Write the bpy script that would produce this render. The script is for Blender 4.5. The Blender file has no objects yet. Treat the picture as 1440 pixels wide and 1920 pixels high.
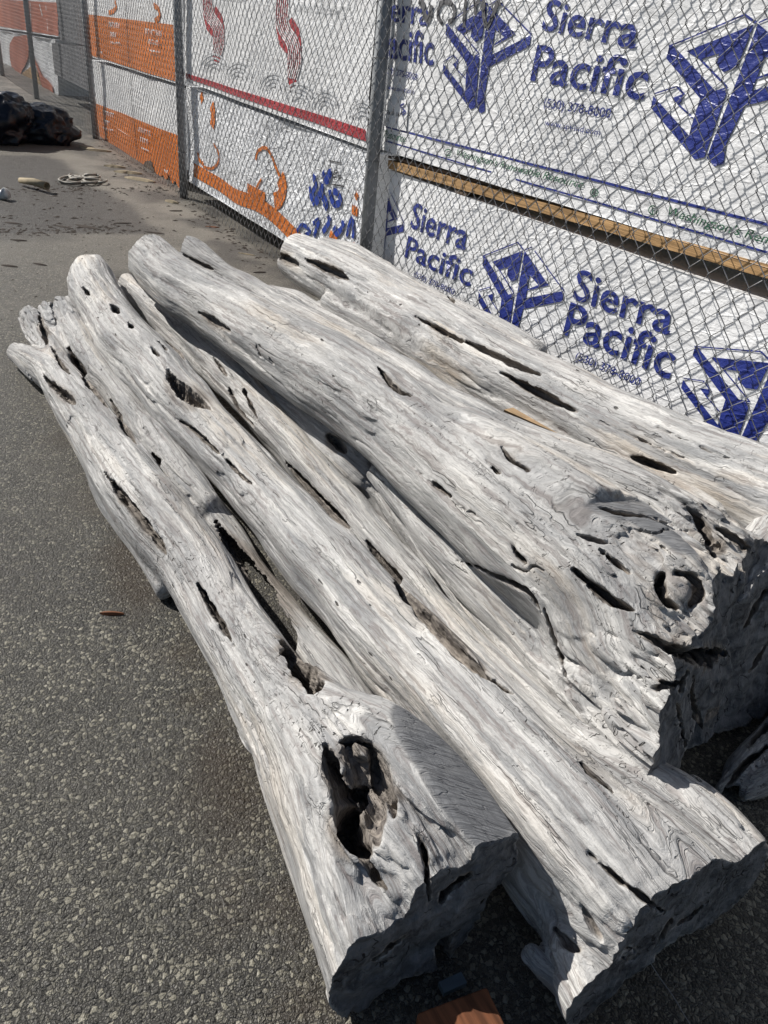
import bpy, math, random
import numpy as np
from mathutils import Matrix, Vector
S = bpy.context.scene
COL = S.collection
rng = np.random.default_rng(7); random.seed(7)
PI = math.pi

# ------------------------------------------------------------------ camera
FOC, HC = 1500.0, 1.40                      # focal length in pixels of a 1440x1920 frame, eye height
def _basis(nx=450, ny=3400):
    n = np.array([nx-720, -(ny-960), -FOC], float); up = -n/np.linalg.norm(n)
    f = np.array([0, 0, -1.0]); f = f-up*f.dot(up); f /= np.linalg.norm(f)
    return np.array([np.cross(f, up), f, up])
RC = _basis()
cam_d = bpy.data.cameras.new('camera'); cam = bpy.data.objects.new('camera', cam_d); COL.objects.link(cam)
cam_d.sensor_fit = 'VERTICAL'; cam_d.sensor_height = 36; cam_d.sensor_width = 27; cam_d.lens = 36*FOC/1920
cam_d.clip_start = 0.02; cam_d.clip_end = 400
M = Matrix(RC.tolist()).to_4x4(); M.translation = (0, 0, HC); cam.matrix_world = M
S.camera = cam
# ------------------------------------------------------------------ light
EL, LD = math.radians(39), np.array([0.88, -0.47])     # elevation; horizontal direction the light travels
LD = LD/np.linalg.norm(LD)
ldir = Vector((LD[0]*math.cos(EL), LD[1]*math.cos(EL), -math.sin(EL)))
sun_d = bpy.data.lights.new('sun', 'SUN'); sun_d.energy = 5.0; sun_d.angle = math.radians(0.5); sun_d.color = (1, 0.955, 0.89)
sun = bpy.data.objects.new('sun', sun_d); COL.objects.link(sun)
sun.rotation_euler = ldir.to_track_quat('-Z', 'Y').to_euler(); sun.location = (-6, 3, 8)
W = bpy.data.worlds.new('World'); S.world = W; W.use_nodes = True
wn = W.node_tree.nodes; wn.clear()
sk = wn.new('ShaderNodeTexSky'); sk.sky_type = 'NISHITA'; sk.sun_disc = False
sk.sun_elevation = EL; sk.sun_rotation = math.atan2(-LD[0], -LD[1])
bg = wn.new('ShaderNodeBackground'); bg.inputs[1].default_value = 0.05
wo = wn.new('ShaderNodeOutputWorld')
W.node_tree.links.new(sk.outputs[0], bg.inputs[0]); W.node_tree.links.new(bg.outputs[0], wo.inputs[0])
S.view_settings.view_transform = 'Standard'; S.view_settings.look = 'None'
S.view_settings.exposure = 0.2; S.view_settings.gamma = 1
S.render.engine = 'CYCLES'; S.cycles.max_bounces = 6

# ------------------------------------------------------------------ helpers
def ray(px, py): return RC @ np.array([px-720, -(py-960), -FOC])
C0 = np.array([0, 0, HC])
def at(px, py, z=0.0):
    v = ray(px, py); return C0+v*((z-HC)/v[2])
def bp(px, py, r, b, fz=1.2):               # a log section of pixel radius r whose underside is b above the ground
    v = ray(px, py); c = fz*r/abs(v[2]); z = (b+c*HC)/(1+c); t = (HC-z)/abs(v[2])
    return C0+v*t, r*t
def tag(o, label=None, cat=None, group=None, kind=None):
    if label: o['label'] = label
    if cat: o['category'] = cat
    if group: o['group'] = group
    if kind: o['kind'] = kind
    return o
def mesh_obj(name, V, F, mat=None, parent=None, smooth=False, mats=None, fm=None):
    V = np.asarray(V, float).reshape(-1, 3)
    me = bpy.data.meshes.new(name)
    if isinstance(F, np.ndarray) and F.ndim == 2:
        n, k = F.shape
        me.vertices.add(len(V)); me.vertices.foreach_set('co', V.ravel())
        me.loops.add(n*k); me.loops.foreach_set('vertex_index', F.ravel().astype(np.int32))
        me.polygons.add(n); me.polygons.foreach_set('loop_start', np.arange(0, n*k, k, dtype=np.int32))
        me.update(calc_edges=True); me.validate()
    else:
        me.from_pydata([tuple(v) for v in V], [], [tuple(int(i) for i in f) for f in F]); me.update()
    for m in (mats or ([mat] if mat else [])): me.materials.append(m)
    if fm is not None: me.polygons.foreach_set('material_index', np.asarray(fm, np.int32))
    if smooth: me.polygons.foreach_set('use_smooth', np.ones(len(me.polygons), bool))
    o = bpy.data.objects.new(name, me); COL.objects.link(o)
    if parent: o.parent = parent
    return o
def empty(name, loc=(0, 0, 0)):
    o = bpy.data.objects.new(name, None); COL.objects.link(o); o.location = loc; o.empty_display_size = .1
    return o
def child(o, parent):                        # parent keeping the world place
    o.parent = parent; o.matrix_parent_inverse = Matrix.Translation(parent.location).inverted(); return o

# perlin noise, vectorised
_perm = np.random.default_rng(3).permutation(256).astype(np.int32); _perm = np.concatenate([_perm, _perm])
_g = np.random.default_rng(5).normal(size=(256, 3)); _g = (_g/np.linalg.norm(_g, axis=1)[:, None]).astype(np.float32)
def perlin(P):
    P = np.asarray(P, np.float32); I = np.floor(P).astype(np.int32); f = P-I; I &= 255
    u = f*f*f*(f*(f*6-15)+10); r = 0
    for dx in (0, 1):
        wx = u[:, 0] if dx else 1-u[:, 0]
        for dy in (0, 1):
            wy = u[:, 1] if dy else 1-u[:, 1]
            for dz in (0, 1):
                wz = u[:, 2] if dz else 1-u[:, 2]
                h = _perm[_perm[_perm[(I[:, 0]+dx) & 255]+((I[:, 1]+dy) & 255)]+((I[:, 2]+dz) & 255)]
                g = _g[h]
                r = r+wx*wy*wz*(g[:, 0]*(f[:, 0]-dx)+g[:, 1]*(f[:, 1]-dy)+g[:, 2]*(f[:, 2]-dz))
    return r*1.6

# ------------------------------------------------------------------ materials
class Mat:
    def __init__(s, name, rough=0.8, spec=0.3):
        s.m = bpy.data.materials.new(name); s.m.use_nodes = True; s.t = s.m.node_tree; s.n = s.t.nodes
        s.b = s.n['Principled BSDF']; s.b.inputs['Roughness'].default_value = rough
        s.b.inputs['Specular IOR Level'].default_value = spec
    def node(s, typ, **kw):
        n = s.n.new(typ)
        for k, v in kw.items():
            if k in n.inputs.keys() if isinstance(k, str) else False: s.set(n.inputs[k], v)
            else: setattr(n, k, v)
        return n
    def set(s, inp, v):
        if hasattr(v, 'node') or isinstance(v, bpy.types.NodeSocket): s.t.links.new(v, inp)
        else: inp.default_value = v
    def coord(s, kind='Object'): return s.n.new('ShaderNodeTexCoord').outputs[kind]
    def attr(s, name, out='Vector'):
        a = s.n.new('ShaderNodeAttribute'); a.attribute_name = name; return a.outputs[out]
    def map(s, v, sc, loc=(0, 0, 0), rot=(0, 0, 0)):
        n = s.n.new('ShaderNodeMapping'); s.set(n.inputs['Vector'], v)
        n.inputs['Scale'].default_value = sc; n.inputs['Location'].default_value = loc; n.inputs['Rotation'].default_value = rot
        return n.outputs[0]
    def noise(s, v, scale=1, detail=3, rough=0.5, dist=0):
        n = s.n.new('ShaderNodeTexNoise'); s.set(n.inputs['Vector'], v); n.inputs['Scale'].default_value = scale
        n.inputs['Detail'].default_value = detail; n.inputs['Roughness'].default_value = rough; n.inputs['Distortion'].default_value = dist
        return n.outputs[0]
    def vor(s, v, scale, feature='F1', out=0, rnd=1):
        n = s.n.new('ShaderNodeTexVoronoi'); n.feature = feature; s.set(n.inputs['Vector'], v)
        n.inputs['Scale'].default_value = scale; n.inputs['Randomness'].default_value = rnd
        return n.outputs[out]
    def math(s, op, a, b=0.0, c=0.0, clamp=False):
        n = s.n.new('ShaderNodeMath'); n.operation = op; n.use_clamp = clamp
        s.set(n.inputs[0], a); s.set(n.inputs[1], b); s.set(n.inputs[2], c); return n.outputs[0]
    def ramp(s, f, lo, hi, a=0.0, b=1.0):      # smooth map of f in lo..hi to a..b
        n = s.n.new('ShaderNodeMapRange'); n.interpolation_type = 'SMOOTHSTEP'; s.set(n.inputs[0], f)
        for i, v in zip((1, 2, 3, 4), (lo, hi, a, b)): s.set(n.inputs[i], v)
        return n.outputs[0]
    def line(s, f, w, c=0.5):                  # 1 on the contour f = c, 0 away from it
        return s.ramp(s.math('ABSOLUTE', s.math('SUBTRACT', f, c)), 0.0, w, 1.0, 0.0)
    def mix(s, f, a, b):
        n = s.n.new('ShaderNodeMix'); n.data_type = 'RGBA'; s.set(n.inputs[0], f); s.set(n.inputs[6], col(a)); s.set(n.inputs[7], col(b))
        return n.outputs[2]
    def mul(s, *a):
        r = a[0]
        for x in a[1:]: r = s.math('MULTIPLY', r, x)
        return r
    def bump(s, h, dist=0.002, strength=1.0, prev=None):
        n = s.n.new('ShaderNodeBump'); s.set(n.inputs['Height'], h); n.inputs['Distance'].default_value = dist
        n.inputs['Strength'].default_value = strength
        if prev is not None: s.set(n.inputs['Normal'], prev)
        return n.outputs[0]
    def out(s, color, normal=None, rough=None):
        s.set(s.b.inputs['Base Color'], col(color))
        if normal is not None: s.set(s.b.inputs['Normal'], normal)
        if rough is not None: s.set(s.b.inputs['Roughness'], rough)
        return s.m
def col(c): return (c[0], c[1], c[2], 1.0) if isinstance(c, (tuple, list)) and len(c) == 3 else c

def wood_material(name, tone=1.0, warm=0.25, worms=1.0, seed=0.0):
    M_ = Mat(name, 0.75, 0.22)
    g = M_.attr('grain'); P = M_.coord('Object')
    cav = M_.attr('cavity', 'Fac'); saw = M_.attr('sawn', 'Fac')
    off = (seed*3.1, seed*1.7, seed*2.3)
    # flow the grain a little
    wn_ = M_.n.new('ShaderNodeTexNoise'); M_.set(wn_.inputs['Vector'], M_.map(g, (5, 12, 12), off)); wn_.inputs['Detail'].default_value = 2
    va = M_.n.new('ShaderNodeVectorMath'); va.operation = 'MULTIPLY_ADD'
    M_.set(va.inputs[0], wn_.outputs['Color']); va.inputs[1].default_value = (0.03, 0.011, 0.011); M_.set(va.inputs[2], g)
    g2 = va.outputs[0]
    blot = M_.noise(M_.map(g2, (2.6, 22, 22), off), 1, 5, .62)
    broad = M_.noise(M_.map(g2, (1.3, 8, 8), off), 1, 3, .55)
    st1 = M_.noise(M_.map(g2, (2.6, 105, 105), off), 1, 4, .62)
    st2 = M_.noise(M_.map(g2, (9, 380, 380), off), 1, 3, .7)
    stm = M_.noise(M_.map(g2, (1.8, 42, 42), off), 1, 3, .55)
    micro = M_.noise(P, 420, 2, .6)
    # colours: silver grey with bleached and taupe patches
    a = M_.mix(M_.ramp(blot, .34, .62), (.31*tone, .315*tone, .32*tone), (.50*tone, .495*tone, .485*tone))
    a = M_.mix(M_.mul(M_.ramp(stm, .44, .60), M_.ramp(broad, .36, .56)), a, (.70*tone, .69*tone, .665*tone))
    a = M_.mix(M_.ramp(st1, .50, .34, 0, .55), a, (.18*tone, .146*tone, .14*tone))
    a = M_.mix(M_.ramp(st1, .56, .70, 0, .55), a, (.76*tone, .752*tone, .735*tone))
    a = M_.mix(M_.mul(M_.ramp(st2, .42, .68), .40), a, (.13, .125, .12))
    a = M_.mix(M_.mul(M_.ramp(broad, .50, .66), M_.ramp(stm, .35, .6), warm*1.2), a, (.40*tone, .315*tone, .22*tone))
    # lengthwise splits
    k1 = M_.noise(M_.map(g2, (1.7, 38, 38), (seed, 4, 1)), 1, 2, .5)
    crk = M_.mul(M_.line(k1, .014), M_.ramp(M_.noise(M_.map(g2, (4, 20, 20), (3, seed, 8)), 1, 3), .545, .61))
    k2 = M_.noise(M_.map(g2, (4.5, 120, 120), (1, 4, seed)), 1, 2, .5)
    crk = M_.math('MAXIMUM', crk, M_.mul(M_.line(k2, .035), M_.ramp(M_.noise(M_.map(g2, (3, 16, 16), (seed, 1, 8)), 1, 3), .56, .63), .7))
    # short hooked tool and worm marks lying across the grain, in clusters
    wv = M_.noise(M_.map(g2, (46, 24, 24), (9, seed, 2)), 1, 1.5, .5, 1.2)
    clus = M_.ramp(M_.noise(M_.map(g2, (3.2, 8, 8), (7, 7, seed)), 1, 3, .6), .50, .60)
    wm = M_.mul(M_.line(wv, .020), M_.ramp(M_.noise(P, 75, 1), .55, .60), clus, worms)
    w2 = M_.noise(M_.map(P, (62, 62, 62), (2, seed, 5)), 1, 1, .5, 1.0)
    wm2 = M_.mul(M_.line(w2, .016), M_.ramp(M_.noise(P, 95, 1), .63, .66), clus, worms)
    vn = M_.n.new('ShaderNodeTexVoronoi'); M_.set(vn.inputs['Vector'], M_.map(g2, (12, 42, 42), off)); vn.inputs['Scale'].default_value = 1
    sepc = M_.n.new('ShaderNodeSeparateColor'); M_.set(sepc.inputs[0], vn.outputs['Color'])
    hole = M_.mul(M_.ramp(vn.outputs['Distance'], .09, .14, 1, 0), M_.ramp(sepc.outputs[0], .88, .90))
    # cells of saw scratches
    sc1 = M_.noise(M_.map(P, (26, 420, 60), (0, 0, 0), (0, 0, .5)), 1, 3, .6)
    sc2 = M_.line(M_.noise(M_.map(P, (8, 60, 12), (4, 0, 0), (0, 0, -.4)), 1, 2), .02)
    sawc = M_.mix(M_.ramp(sc1, .35, .7), (.13, .134, .142), (.24, .245, .255))
    sawc = M_.mix(M_.ramp(M_.noise(P, 14, 3), .45, .75, 0, .4), sawc, (.36, .355, .345))
    sawc = M_.mix(M_.mul(sc2, .6), sawc, (.12, .12, .13))
    a = M_.mix(saw, a, sawc)
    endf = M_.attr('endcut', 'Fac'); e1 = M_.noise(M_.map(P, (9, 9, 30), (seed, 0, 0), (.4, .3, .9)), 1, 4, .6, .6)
    endcol = M_.mix(M_.ramp(e1, .3, .7), (.065*tone, .067*tone, .071*tone), (.20*tone, .204*tone, .213*tone))  # weathered end grain, darkened further so the cut faces read as shaded
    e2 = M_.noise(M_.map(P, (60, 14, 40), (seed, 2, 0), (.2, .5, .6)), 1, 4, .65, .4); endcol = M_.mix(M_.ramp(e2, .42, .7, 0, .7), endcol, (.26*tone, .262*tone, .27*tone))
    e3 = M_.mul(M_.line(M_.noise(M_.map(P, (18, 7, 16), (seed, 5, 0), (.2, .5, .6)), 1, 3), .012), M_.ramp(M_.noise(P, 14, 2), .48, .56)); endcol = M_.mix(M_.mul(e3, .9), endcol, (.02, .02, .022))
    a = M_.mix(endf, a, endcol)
    nos = M_.math('SUBTRACT', 1.0, M_.math('MULTIPLY', M_.math('MAXIMUM', saw, endf), .8))
    dark = M_.math('MAXIMUM', M_.math('MAXIMUM', M_.mul(crk, .5), M_.mul(wm, .85)), M_.math('MAXIMUM', M_.mul(wm2, .8), M_.mul(hole, .9)))
    dark = M_.mul(dark, nos)
    a = M_.mix(dark, a, (.055, .05, .046))
    # unweathered brown wood and dirt held in the hollows
    hol = M_.mix(M_.ramp(st1, .35, .65), (.10, .085, .075), (.30, .26, .22))
    a = M_.mix(M_.mul(cav, .85), a, hol)
    h = M_.math('ADD', M_.math('MULTIPLY', st1, 1.5), M_.math('MULTIPLY', st2, .6)); h = M_.math('ADD', h, M_.math('MULTIPLY', stm, 1.6))
    h = M_.math('ADD', h, M_.math('MULTIPLY', micro, .22))
    h = M_.math('ADD', h, M_.math('MULTIPLY', blot, .5))
    h = M_.math('SUBTRACT', h, M_.math('MULTIPLY', dark, 1.6))
    h = M_.math('MULTIPLY', h, M_.math('SUBTRACT', 1.0, M_.math('MULTIPLY', saw, .55)))
    h = M_.math('ADD', h, M_.mul(saw, M_.math('SUBTRACT', sc1, M_.mul(sc2, .8)), .5))
    h = M_.math('ADD', h, M_.mul(endf, M_.math('SUBTRACT', M_.math('MULTIPLY', e2, 2.5), M_.math('MULTIPLY', e3, 2.0))))
    nrm = M_.bump(h, .0035, 1.0)
    return M_.out(a, nrm, M_.ramp(st1, .3, .7, .85, .58))

def asphalt_material():
    M_ = Mat('asphalt', 0.6, 0.45); P = M_.coord('Object')
    Pw = P
    big = M_.noise(P, 1.1, 3, .6); mid = M_.noise(P, 6, 3, .6)
    def layer(scale, keep, size):
        q = M_.map(Pw, (1, .92, .02), (scale, 0, 0), (0, 0, scale*.1))
        v = M_.n.new('ShaderNodeTexVoronoi'); M_.set(v.inputs['Vector'], q); v.inputs['Scale'].default_value = scale
        sep = M_.n.new('ShaderNodeSeparateColor'); M_.set(sep.inputs[0], v.outputs['Color'])
        e = M_.vor(q, scale, 'DISTANCE_TO_EDGE'); e = M_.math('ADD', e, M_.math('MULTIPLY_ADD', M_.noise(P, scale*1.5, 2), .30, -.15))
        th = M_.math('MULTIPLY_ADD', sep.outputs[1], size, .0); th = M_.math('ADD', th, M_.math('MULTIPLY_ADD', M_.noise(P, 11, 3), .20, -.10))
        m = M_.ramp(M_.math('SUBTRACT', e, th), 0, .07)
        m = M_.mul(m, M_.ramp(sep.outputs[0], 1-keep, 1-keep+.03))
        dome = M_.math('MULTIPLY', m, M_.math('MULTIPLY_ADD', M_.math('MINIMUM', e, .3), 1.2, M_.math('MULTIPLY', sep.outputs[2], .5)))
        return m, dome, sep.outputs[2], sep.outputs[1]
    m1, d1, c1, e1 = layer(104, .93, .13)
    m2, d2, c2, e2 = layer(215, .95, .10)
    base = M_.mix(M_.ramp(mid, .3, .7), (.028, .027, .025), (.055, .052, .047))
    s1 = M_.mix(M_.math('POWER', c1, 2.0), (.040, .038, .033), (.29, .272, .215))
    s2 = M_.mix(c2, (.06, .057, .052), (.15, .143, .12))
    a = M_.mix(m2, base, s2); a = M_.mix(m1, a, s1)
    a = M_.mix(M_.ramp(big, .48, .66, 0, .45), a, M_.mix(M_.math('MAXIMUM', m1, m2), (.025, .023, .021), (.13, .12, .10)))
    # glancing sheen painted pale up by the fence, damp stains, and a painted shadow
    a = M_.mix(M_.attr('painted_sheen', 'Fac'), a, M_.mix(M_.noise(P, 160, 2), (.17, .155, .13), (.36, .33, .28)))
    a = M_.mix(M_.attr('stain_shade', 'Fac'), a, M_.mix(M_.noise(P, 150, 2), (.028, .026, .025), (.075, .068, .06)))
    a = M_.mix(M_.attr('rust', 'Fac'), a, (.045, .03, .018))
    h = M_.math('ADD', M_.math('MULTIPLY', d1, 1.0), M_.math('MULTIPLY', d2, .55))
    h = M_.math('ADD', h, M_.math('MULTIPLY', M_.noise(P, 420, 2), .25))
    n = M_.bump(h, .0050, 1.0)
    return M_.out(a, n, M_.ramp(M_.math('MAXIMUM', m1, m2), 0, 1, .85, .42))

def wrap_material(name, c, gloss=.38, wrinkle=1.0, var=None):
    M_ = Mat(name, gloss, .5); P = M_.coord('Object')
    q = M_.map(P, (1, 1, 1), (0, 0, 0), (0, 0, math.radians(56.9)))       # x now runs along the fence
    w1 = M_.noise(M_.map(q, (7, 7, 11), (0, 0, 0), (0, .45, 0)), 1, 4, .6, .6)
    w2 = M_.noise(M_.map(q, (26, 26, 60), (3, 0, 0), (0, .35, 0)), 1, 3, .6, .4)
    w3 = M_.noise(M_.map(q, (300, 300, 300)), 1, 2, .5)
    cr = M_.line(M_.noise(M_.map(q, (5, 5, 9), (1, 2, 3), (0, -.5, 0)), 1, 3), .03)
    h = M_.math('ADD', M_.math('MULTIPLY', w1, 1.15), M_.math('MULTIPLY', w2, .30))
    h = M_.math('ADD', h, M_.math('MULTIPLY', w3, .015)); h = M_.math('ADD', h, M_.math('MULTIPLY', cr, .10))
    n = M_.bump(h, .012*wrinkle, .9)
    cc = M_.mix(M_.ramp(M_.noise(P, 5, 4, .65), .45, .75, 0, .45), c, tuple(x*.75 for x in c))
    if var: cc = M_.mix(M_.ramp(M_.noise(P, 40, 3), .5, .66), cc, var)
    return M_.out(cc, n)
def metal_material(name, c, rough=.45, metallic=.8, sc=60):
    M_ = Mat(name, rough, .5); M_.b.inputs['Metallic'].default_value = metallic; P = M_.coord('Object')
    f = M_.noise(P, sc, 3)
    return M_.out(M_.mix(f, tuple(x*.7 for x in c), tuple(min(1, x*1.25) for x in c)), M_.bump(f, .001), M_.ramp(f, .3, .7, rough-.1, rough+.15))
def timber_material(name, c, dark=.45):
    M_ = Mat(name, .75, .25); P = M_.coord('Object')
    q = M_.map(P, (1, 1, 1), (0, 0, 0), (0, 0, math.radians(56.9)))
    st = M_.noise(M_.map(q, (4, 70, 90)), 1, 3, .6, .5); bl = M_.noise(q, 9, 3)
    a = M_.mix(M_.ramp(st, .3, .7), tuple(x*dark for x in c), c)
    a = M_.mix(M_.ramp(bl, .5, .75, 0, .6), a, tuple(x*dark*.8 for x in c))
    return M_.out(a, M_.bump(st, .002))
def plain_material(name, c, rough=.7, v=.75, sc=30, bump=.002):
    M_ = Mat(name, rough, .35); P = M_.coord('Object'); f = M_.noise(P, sc, 4, .6)
    return M_.out(M_.mix(M_.ramp(f, .3, .7), tuple(x*v for x in c), c), M_.bump(f, bump))

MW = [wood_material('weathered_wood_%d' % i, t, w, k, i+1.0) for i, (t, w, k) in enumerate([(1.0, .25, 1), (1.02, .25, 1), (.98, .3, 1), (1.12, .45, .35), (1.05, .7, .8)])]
M_ASPH = asphalt_material()
M_WHITE = wrap_material('white_wrap', (.86, .87, .885))
M_WHITE2 = wrap_material('white_wrap_loose', (.82, .84, .87), .36, 2.2)
M_BLUE = wrap_material('blue_print', (.022, .038, .235), .36)
M_GREEN = wrap_material('green_print', (.03, .14, .075), .5)
M_GREYP = wrap_material('grey_print', (.66, .672, .69), .5)
M_BLACKP = wrap_material('black_print', (.03, .03, .035), .5)
M_RED = wrap_material('red_print', (.42, .035, .05), .4)
M_ORANGE = wrap_material('orange_print', (.66, .17, .015), .4)
M_ORED = wrap_material('faded_orange_print', (.46, .13, .07), .6)
M_SPRAYB = plain_material('blue_spray', (.02, .06, .38), .6)
M_SPRAYK = plain_material('grey_spray', (.13, .13, .14), .7)
M_GREYW = wrap_material('grey_wrap', (.13, .135, .15), .6, .8, (.07, .07, .08))
M_WIRE = metal_material('galvanised_wire', (.27, .275, .285), .42, .6)
M_POST = metal_material('galvanised_post', (.30, .315, .33), .55, .5, 25)
M_BOARD = timber_material('fresh_pine', (.58, .36, .17))
M_DARKT = timber_material('old_timber', (.16, .12, .09))
M_BAG = Mat('black_plastic', .32, .4); M_BAG = M_BAG.out((.007, .010, .017), M_BAG.bump(M_BAG.noise(M_BAG.coord(), 9, 3, .5, .8), .02))
M_CARD = plain_material('old_cardboard', (.36, .30, .20), .85)
M_CHIP = plain_material('red_bark', (.20, .075, .03), .7)
M_DIRT = plain_material('dark_bark', (.05, .038, .03), .9)

# ------------------------------------------------------------------ ground
PF0 = at(180, 262); PF2 = at(675, 598)
DU = (PF2-PF0)/np.linalg.norm(PF2-PF0); NF = np.array([-DU[1], DU[0], 0.0])     # along the fence; away from the camera
def grid_sheet(xs, ys):
    X, Y = np.meshgrid(xs, ys, indexing='ij'); V = np.stack([X.ravel(), Y.ravel(), np.zeros(X.size)], 1)
    nx, ny = len(xs), len(ys); i, j = np.meshgrid(np.arange(nx-1), np.arange(ny-1), indexing='ij')
    a = (i*ny+j).ravel(); return V, np.stack([a, a+ny, a+ny+1, a+1], 1)
xs = np.concatenate([[-200, -60, -30, -18], np.arange(-12, 4.01, .04), [6, 12, 40, 200]])
ys = np.concatenate([[-200, -30, -5, -1], np.arange(0.2, 20.01, .05), [24, 40, 90, 300]])
GV, GF = grid_sheet(xs, ys)
def sm(x, a, b): t = np.clip((x-a)/(b-a), 0, 1); return t*t*(3-2*t)
def fnoise(V, s, o=3, z=0.0):
    r = 0; a = 1; 
    for k in range(o): r = r+a*perlin(np.c_[V[:, 0]*s, V[:, 1]*s, np.full(len(V), z+k*7.3)]); s *= 2; a *= .5
    return r
def poly_mask(V, poly_px, soft, wob=.1):     # signed distance to a ground polygon given by its photographed corners
    P = np.array([at(*p)[:2] for p in poly_px]); Q = V[:, :2]+wob*np.stack([fnoise(V, 1.5), fnoise(V, 1.5, 3, 50)], 1)
    d = np.full(len(Q), 1e9); ins = np.zeros(len(Q), bool)
    for i in range(len(P)):
        a, b = P[i], P[(i+1) % len(P)]; ab = b-a; t = np.clip(((Q-a)@ab)/(ab@ab), 0, 1)
        d = np.minimum(d, np.linalg.norm(Q-a-t[:, None]*ab, axis=1))
        c = ((a[1] > Q[:, 1]) != (b[1] > Q[:, 1])); x = (b[0]-a[0])*(Q[:, 1]-a[1])/(b[1]-a[1]+1e-12)+a[0]; ins ^= c & (Q[:, 0] < x)
    return sm(np.where(ins, d, -d), -soft, soft)
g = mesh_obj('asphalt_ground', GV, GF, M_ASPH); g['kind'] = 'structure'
fd = (GV-PF0)@NF
painted_sheen = sm(GV[:, 1], 2.2, 5.5)*.5+poly_mask(GV, [(90, 285), (200, 300), (330, 380), (500, 475), (470, 480), (360, 445), (250, 440), (190, 380)], .12)*.5  # far ground paled to paint in its glancing reflection
painted_sheen = np.clip(painted_sheen*(.85+.3*fnoise(GV, 2)), 0, .95)
stain_shade = poly_mask(GV, [(-400, 285), (60, 290), (110, 300), (170, 345), (215, 360), (300, 437), (-300, 440), (-900, 440)], .06, .08)*.85  # dark patch: a cast shadow painted in, along with patched asphalt
stain_shade = np.maximum(stain_shade, .55*sm(fnoise(GV, .9, 3, 9), .25, .6)*(GV[:, 1] < 6))
stain_shade = np.maximum(stain_shade, .8*sm(fd, -.55, -.2)*sm(fnoise(GV, 3, 3, 4), -.3, .35))
rust = .8*poly_mask(GV, [(150, 800), (260, 1000), (400, 1300), (560, 1640), (600, 1920), (480, 1920), (430, 1600), (300, 1330), (170, 1050), (90, 820)], .1, .15)*sm(fnoise(GV, 5, 3, 2), -.35, .5)
for nm, a in (('painted_sheen', painted_sheen), ('stain_shade', stain_shade), ('rust', rust)):
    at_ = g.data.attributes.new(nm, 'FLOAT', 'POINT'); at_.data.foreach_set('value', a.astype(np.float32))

# ------------------------------------------------------------------ fence
def W3(u, z, off): return PF0+DU*u+NF*off+np.array([0, 0, z])
def fp(px, py, off):                         # pixel -> (u, z) on the upright plane `off` behind the fence
    v = ray(px, py); t = (PF0+NF*off-C0).dot(NF)/v.dot(NF); p = C0+v*t; return np.array([(p-PF0).dot(DU), p[2]])
def tube(points, r, n=6, closed_ends=True):
    P = np.asarray(points, float); T = np.gradient(P, axis=0); T /= np.linalg.norm(T, axis=1)[:, None]+1e-12
    ref = np.array([0.13, .21, 1.0]); ref = np.where(np.abs(T@ref)[:, None] > 1.0, np.array([[1.0, .2, 0]]), ref[None])
    A = np.cross(T, ref); A /= np.linalg.norm(A, axis=1)[:, None]; B = np.cross(T, A)
    r = np.broadcast_to(np.asarray(r, float), (len(P),))
    th = np.arange(n)*2*PI/n
    V = P[:, None]+r[:, None, None]*(np.cos(th)[None, :, None]*A[:, None]+np.sin(th)[None, :, None]*B[:, None])
    i, j = np.meshgrid(np.arange(len(P)-1), np.arange(n), indexing='ij'); j2 = (j+1) % n
    F = np.stack([i*n+j, i*n+j2, (i+1)*n+j2, (i+1)*n+j], -1).reshape(-1, 4)
    V = V.reshape(-1, 3)
    if closed_ends and n == 4: F = np.vstack([F, [[3, 2, 1, 0]], [[len(V)-4, len(V)-3, len(V)-2, len(V)-1]]])
    return V, F
def join(parts):
    Vs, Fs, o = [], [], 0
    for V, F in parts: Vs.append(V); Fs.append(np.asarray(F)+o); o += len(V)
    return np.vstack(Vs), np.vstack(Fs)
fence = empty('chain_link_fence', tuple(PF2)); tag(fence, 'galvanised chain link fence with round grey posts, running past the wrapped lumber', 'fence')
PITCH = 0.0735; half = PITCH/2
def wire(k, z0=0.03, z1=2.0):
    u0 = k*half; pts = []; n = int((z1-z0)/.0425)
    for i in range(n):
        z = z0+i*.0425
        hook = 0.0035
        e = (i+k) % 2
        if e == 0: u = u0-hook; c = -1
        else: u = u0+half+hook; c = 1
        w = 0.0024*(1 if e else -1)
        pts += [(u-c*.0045, z-.0055, -w), (u, z, 0), (u-c*.0045, z+.0055, w)]
    A = np.array(pts); sag = .006*math.sin(u0*2.1)+.004*math.sin(u0*5.3)
    return PF0+DU*A[:, :1]+NF*(A[:, 2:]-.016+.6*sag*np.sin(A[:, 1:2]*1.7))+np.array([[0, 0, 1.0]])*A[:, 1:2]
pr = [tube(wire(k), .0017, 4) for k in range(int(-9/half), int(9.6/half))]
V, F = join(pr); child(mesh_obj('chain_link_mesh', V, F, M_WIRE, None, True), fence)
def cyl(p0, p1, r, n=20, r1=None):
    p0, p1 = np.array(p0, float), np.array(p1, float); V, F = tube([p0, (p0+p1)/2, p1], [r, r, r if r1 is None else r1], n)
    V = np.vstack([V, p0, p1]); m = len(V)
    Fl = [tuple(f) for f in F]+[(m-2, (j+1) % n, j) for j in range(n)]+[(m-1, m-2-n+j, m-2-n+(j+1) % n) for j in range(n)]
    return V, Fl
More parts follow.
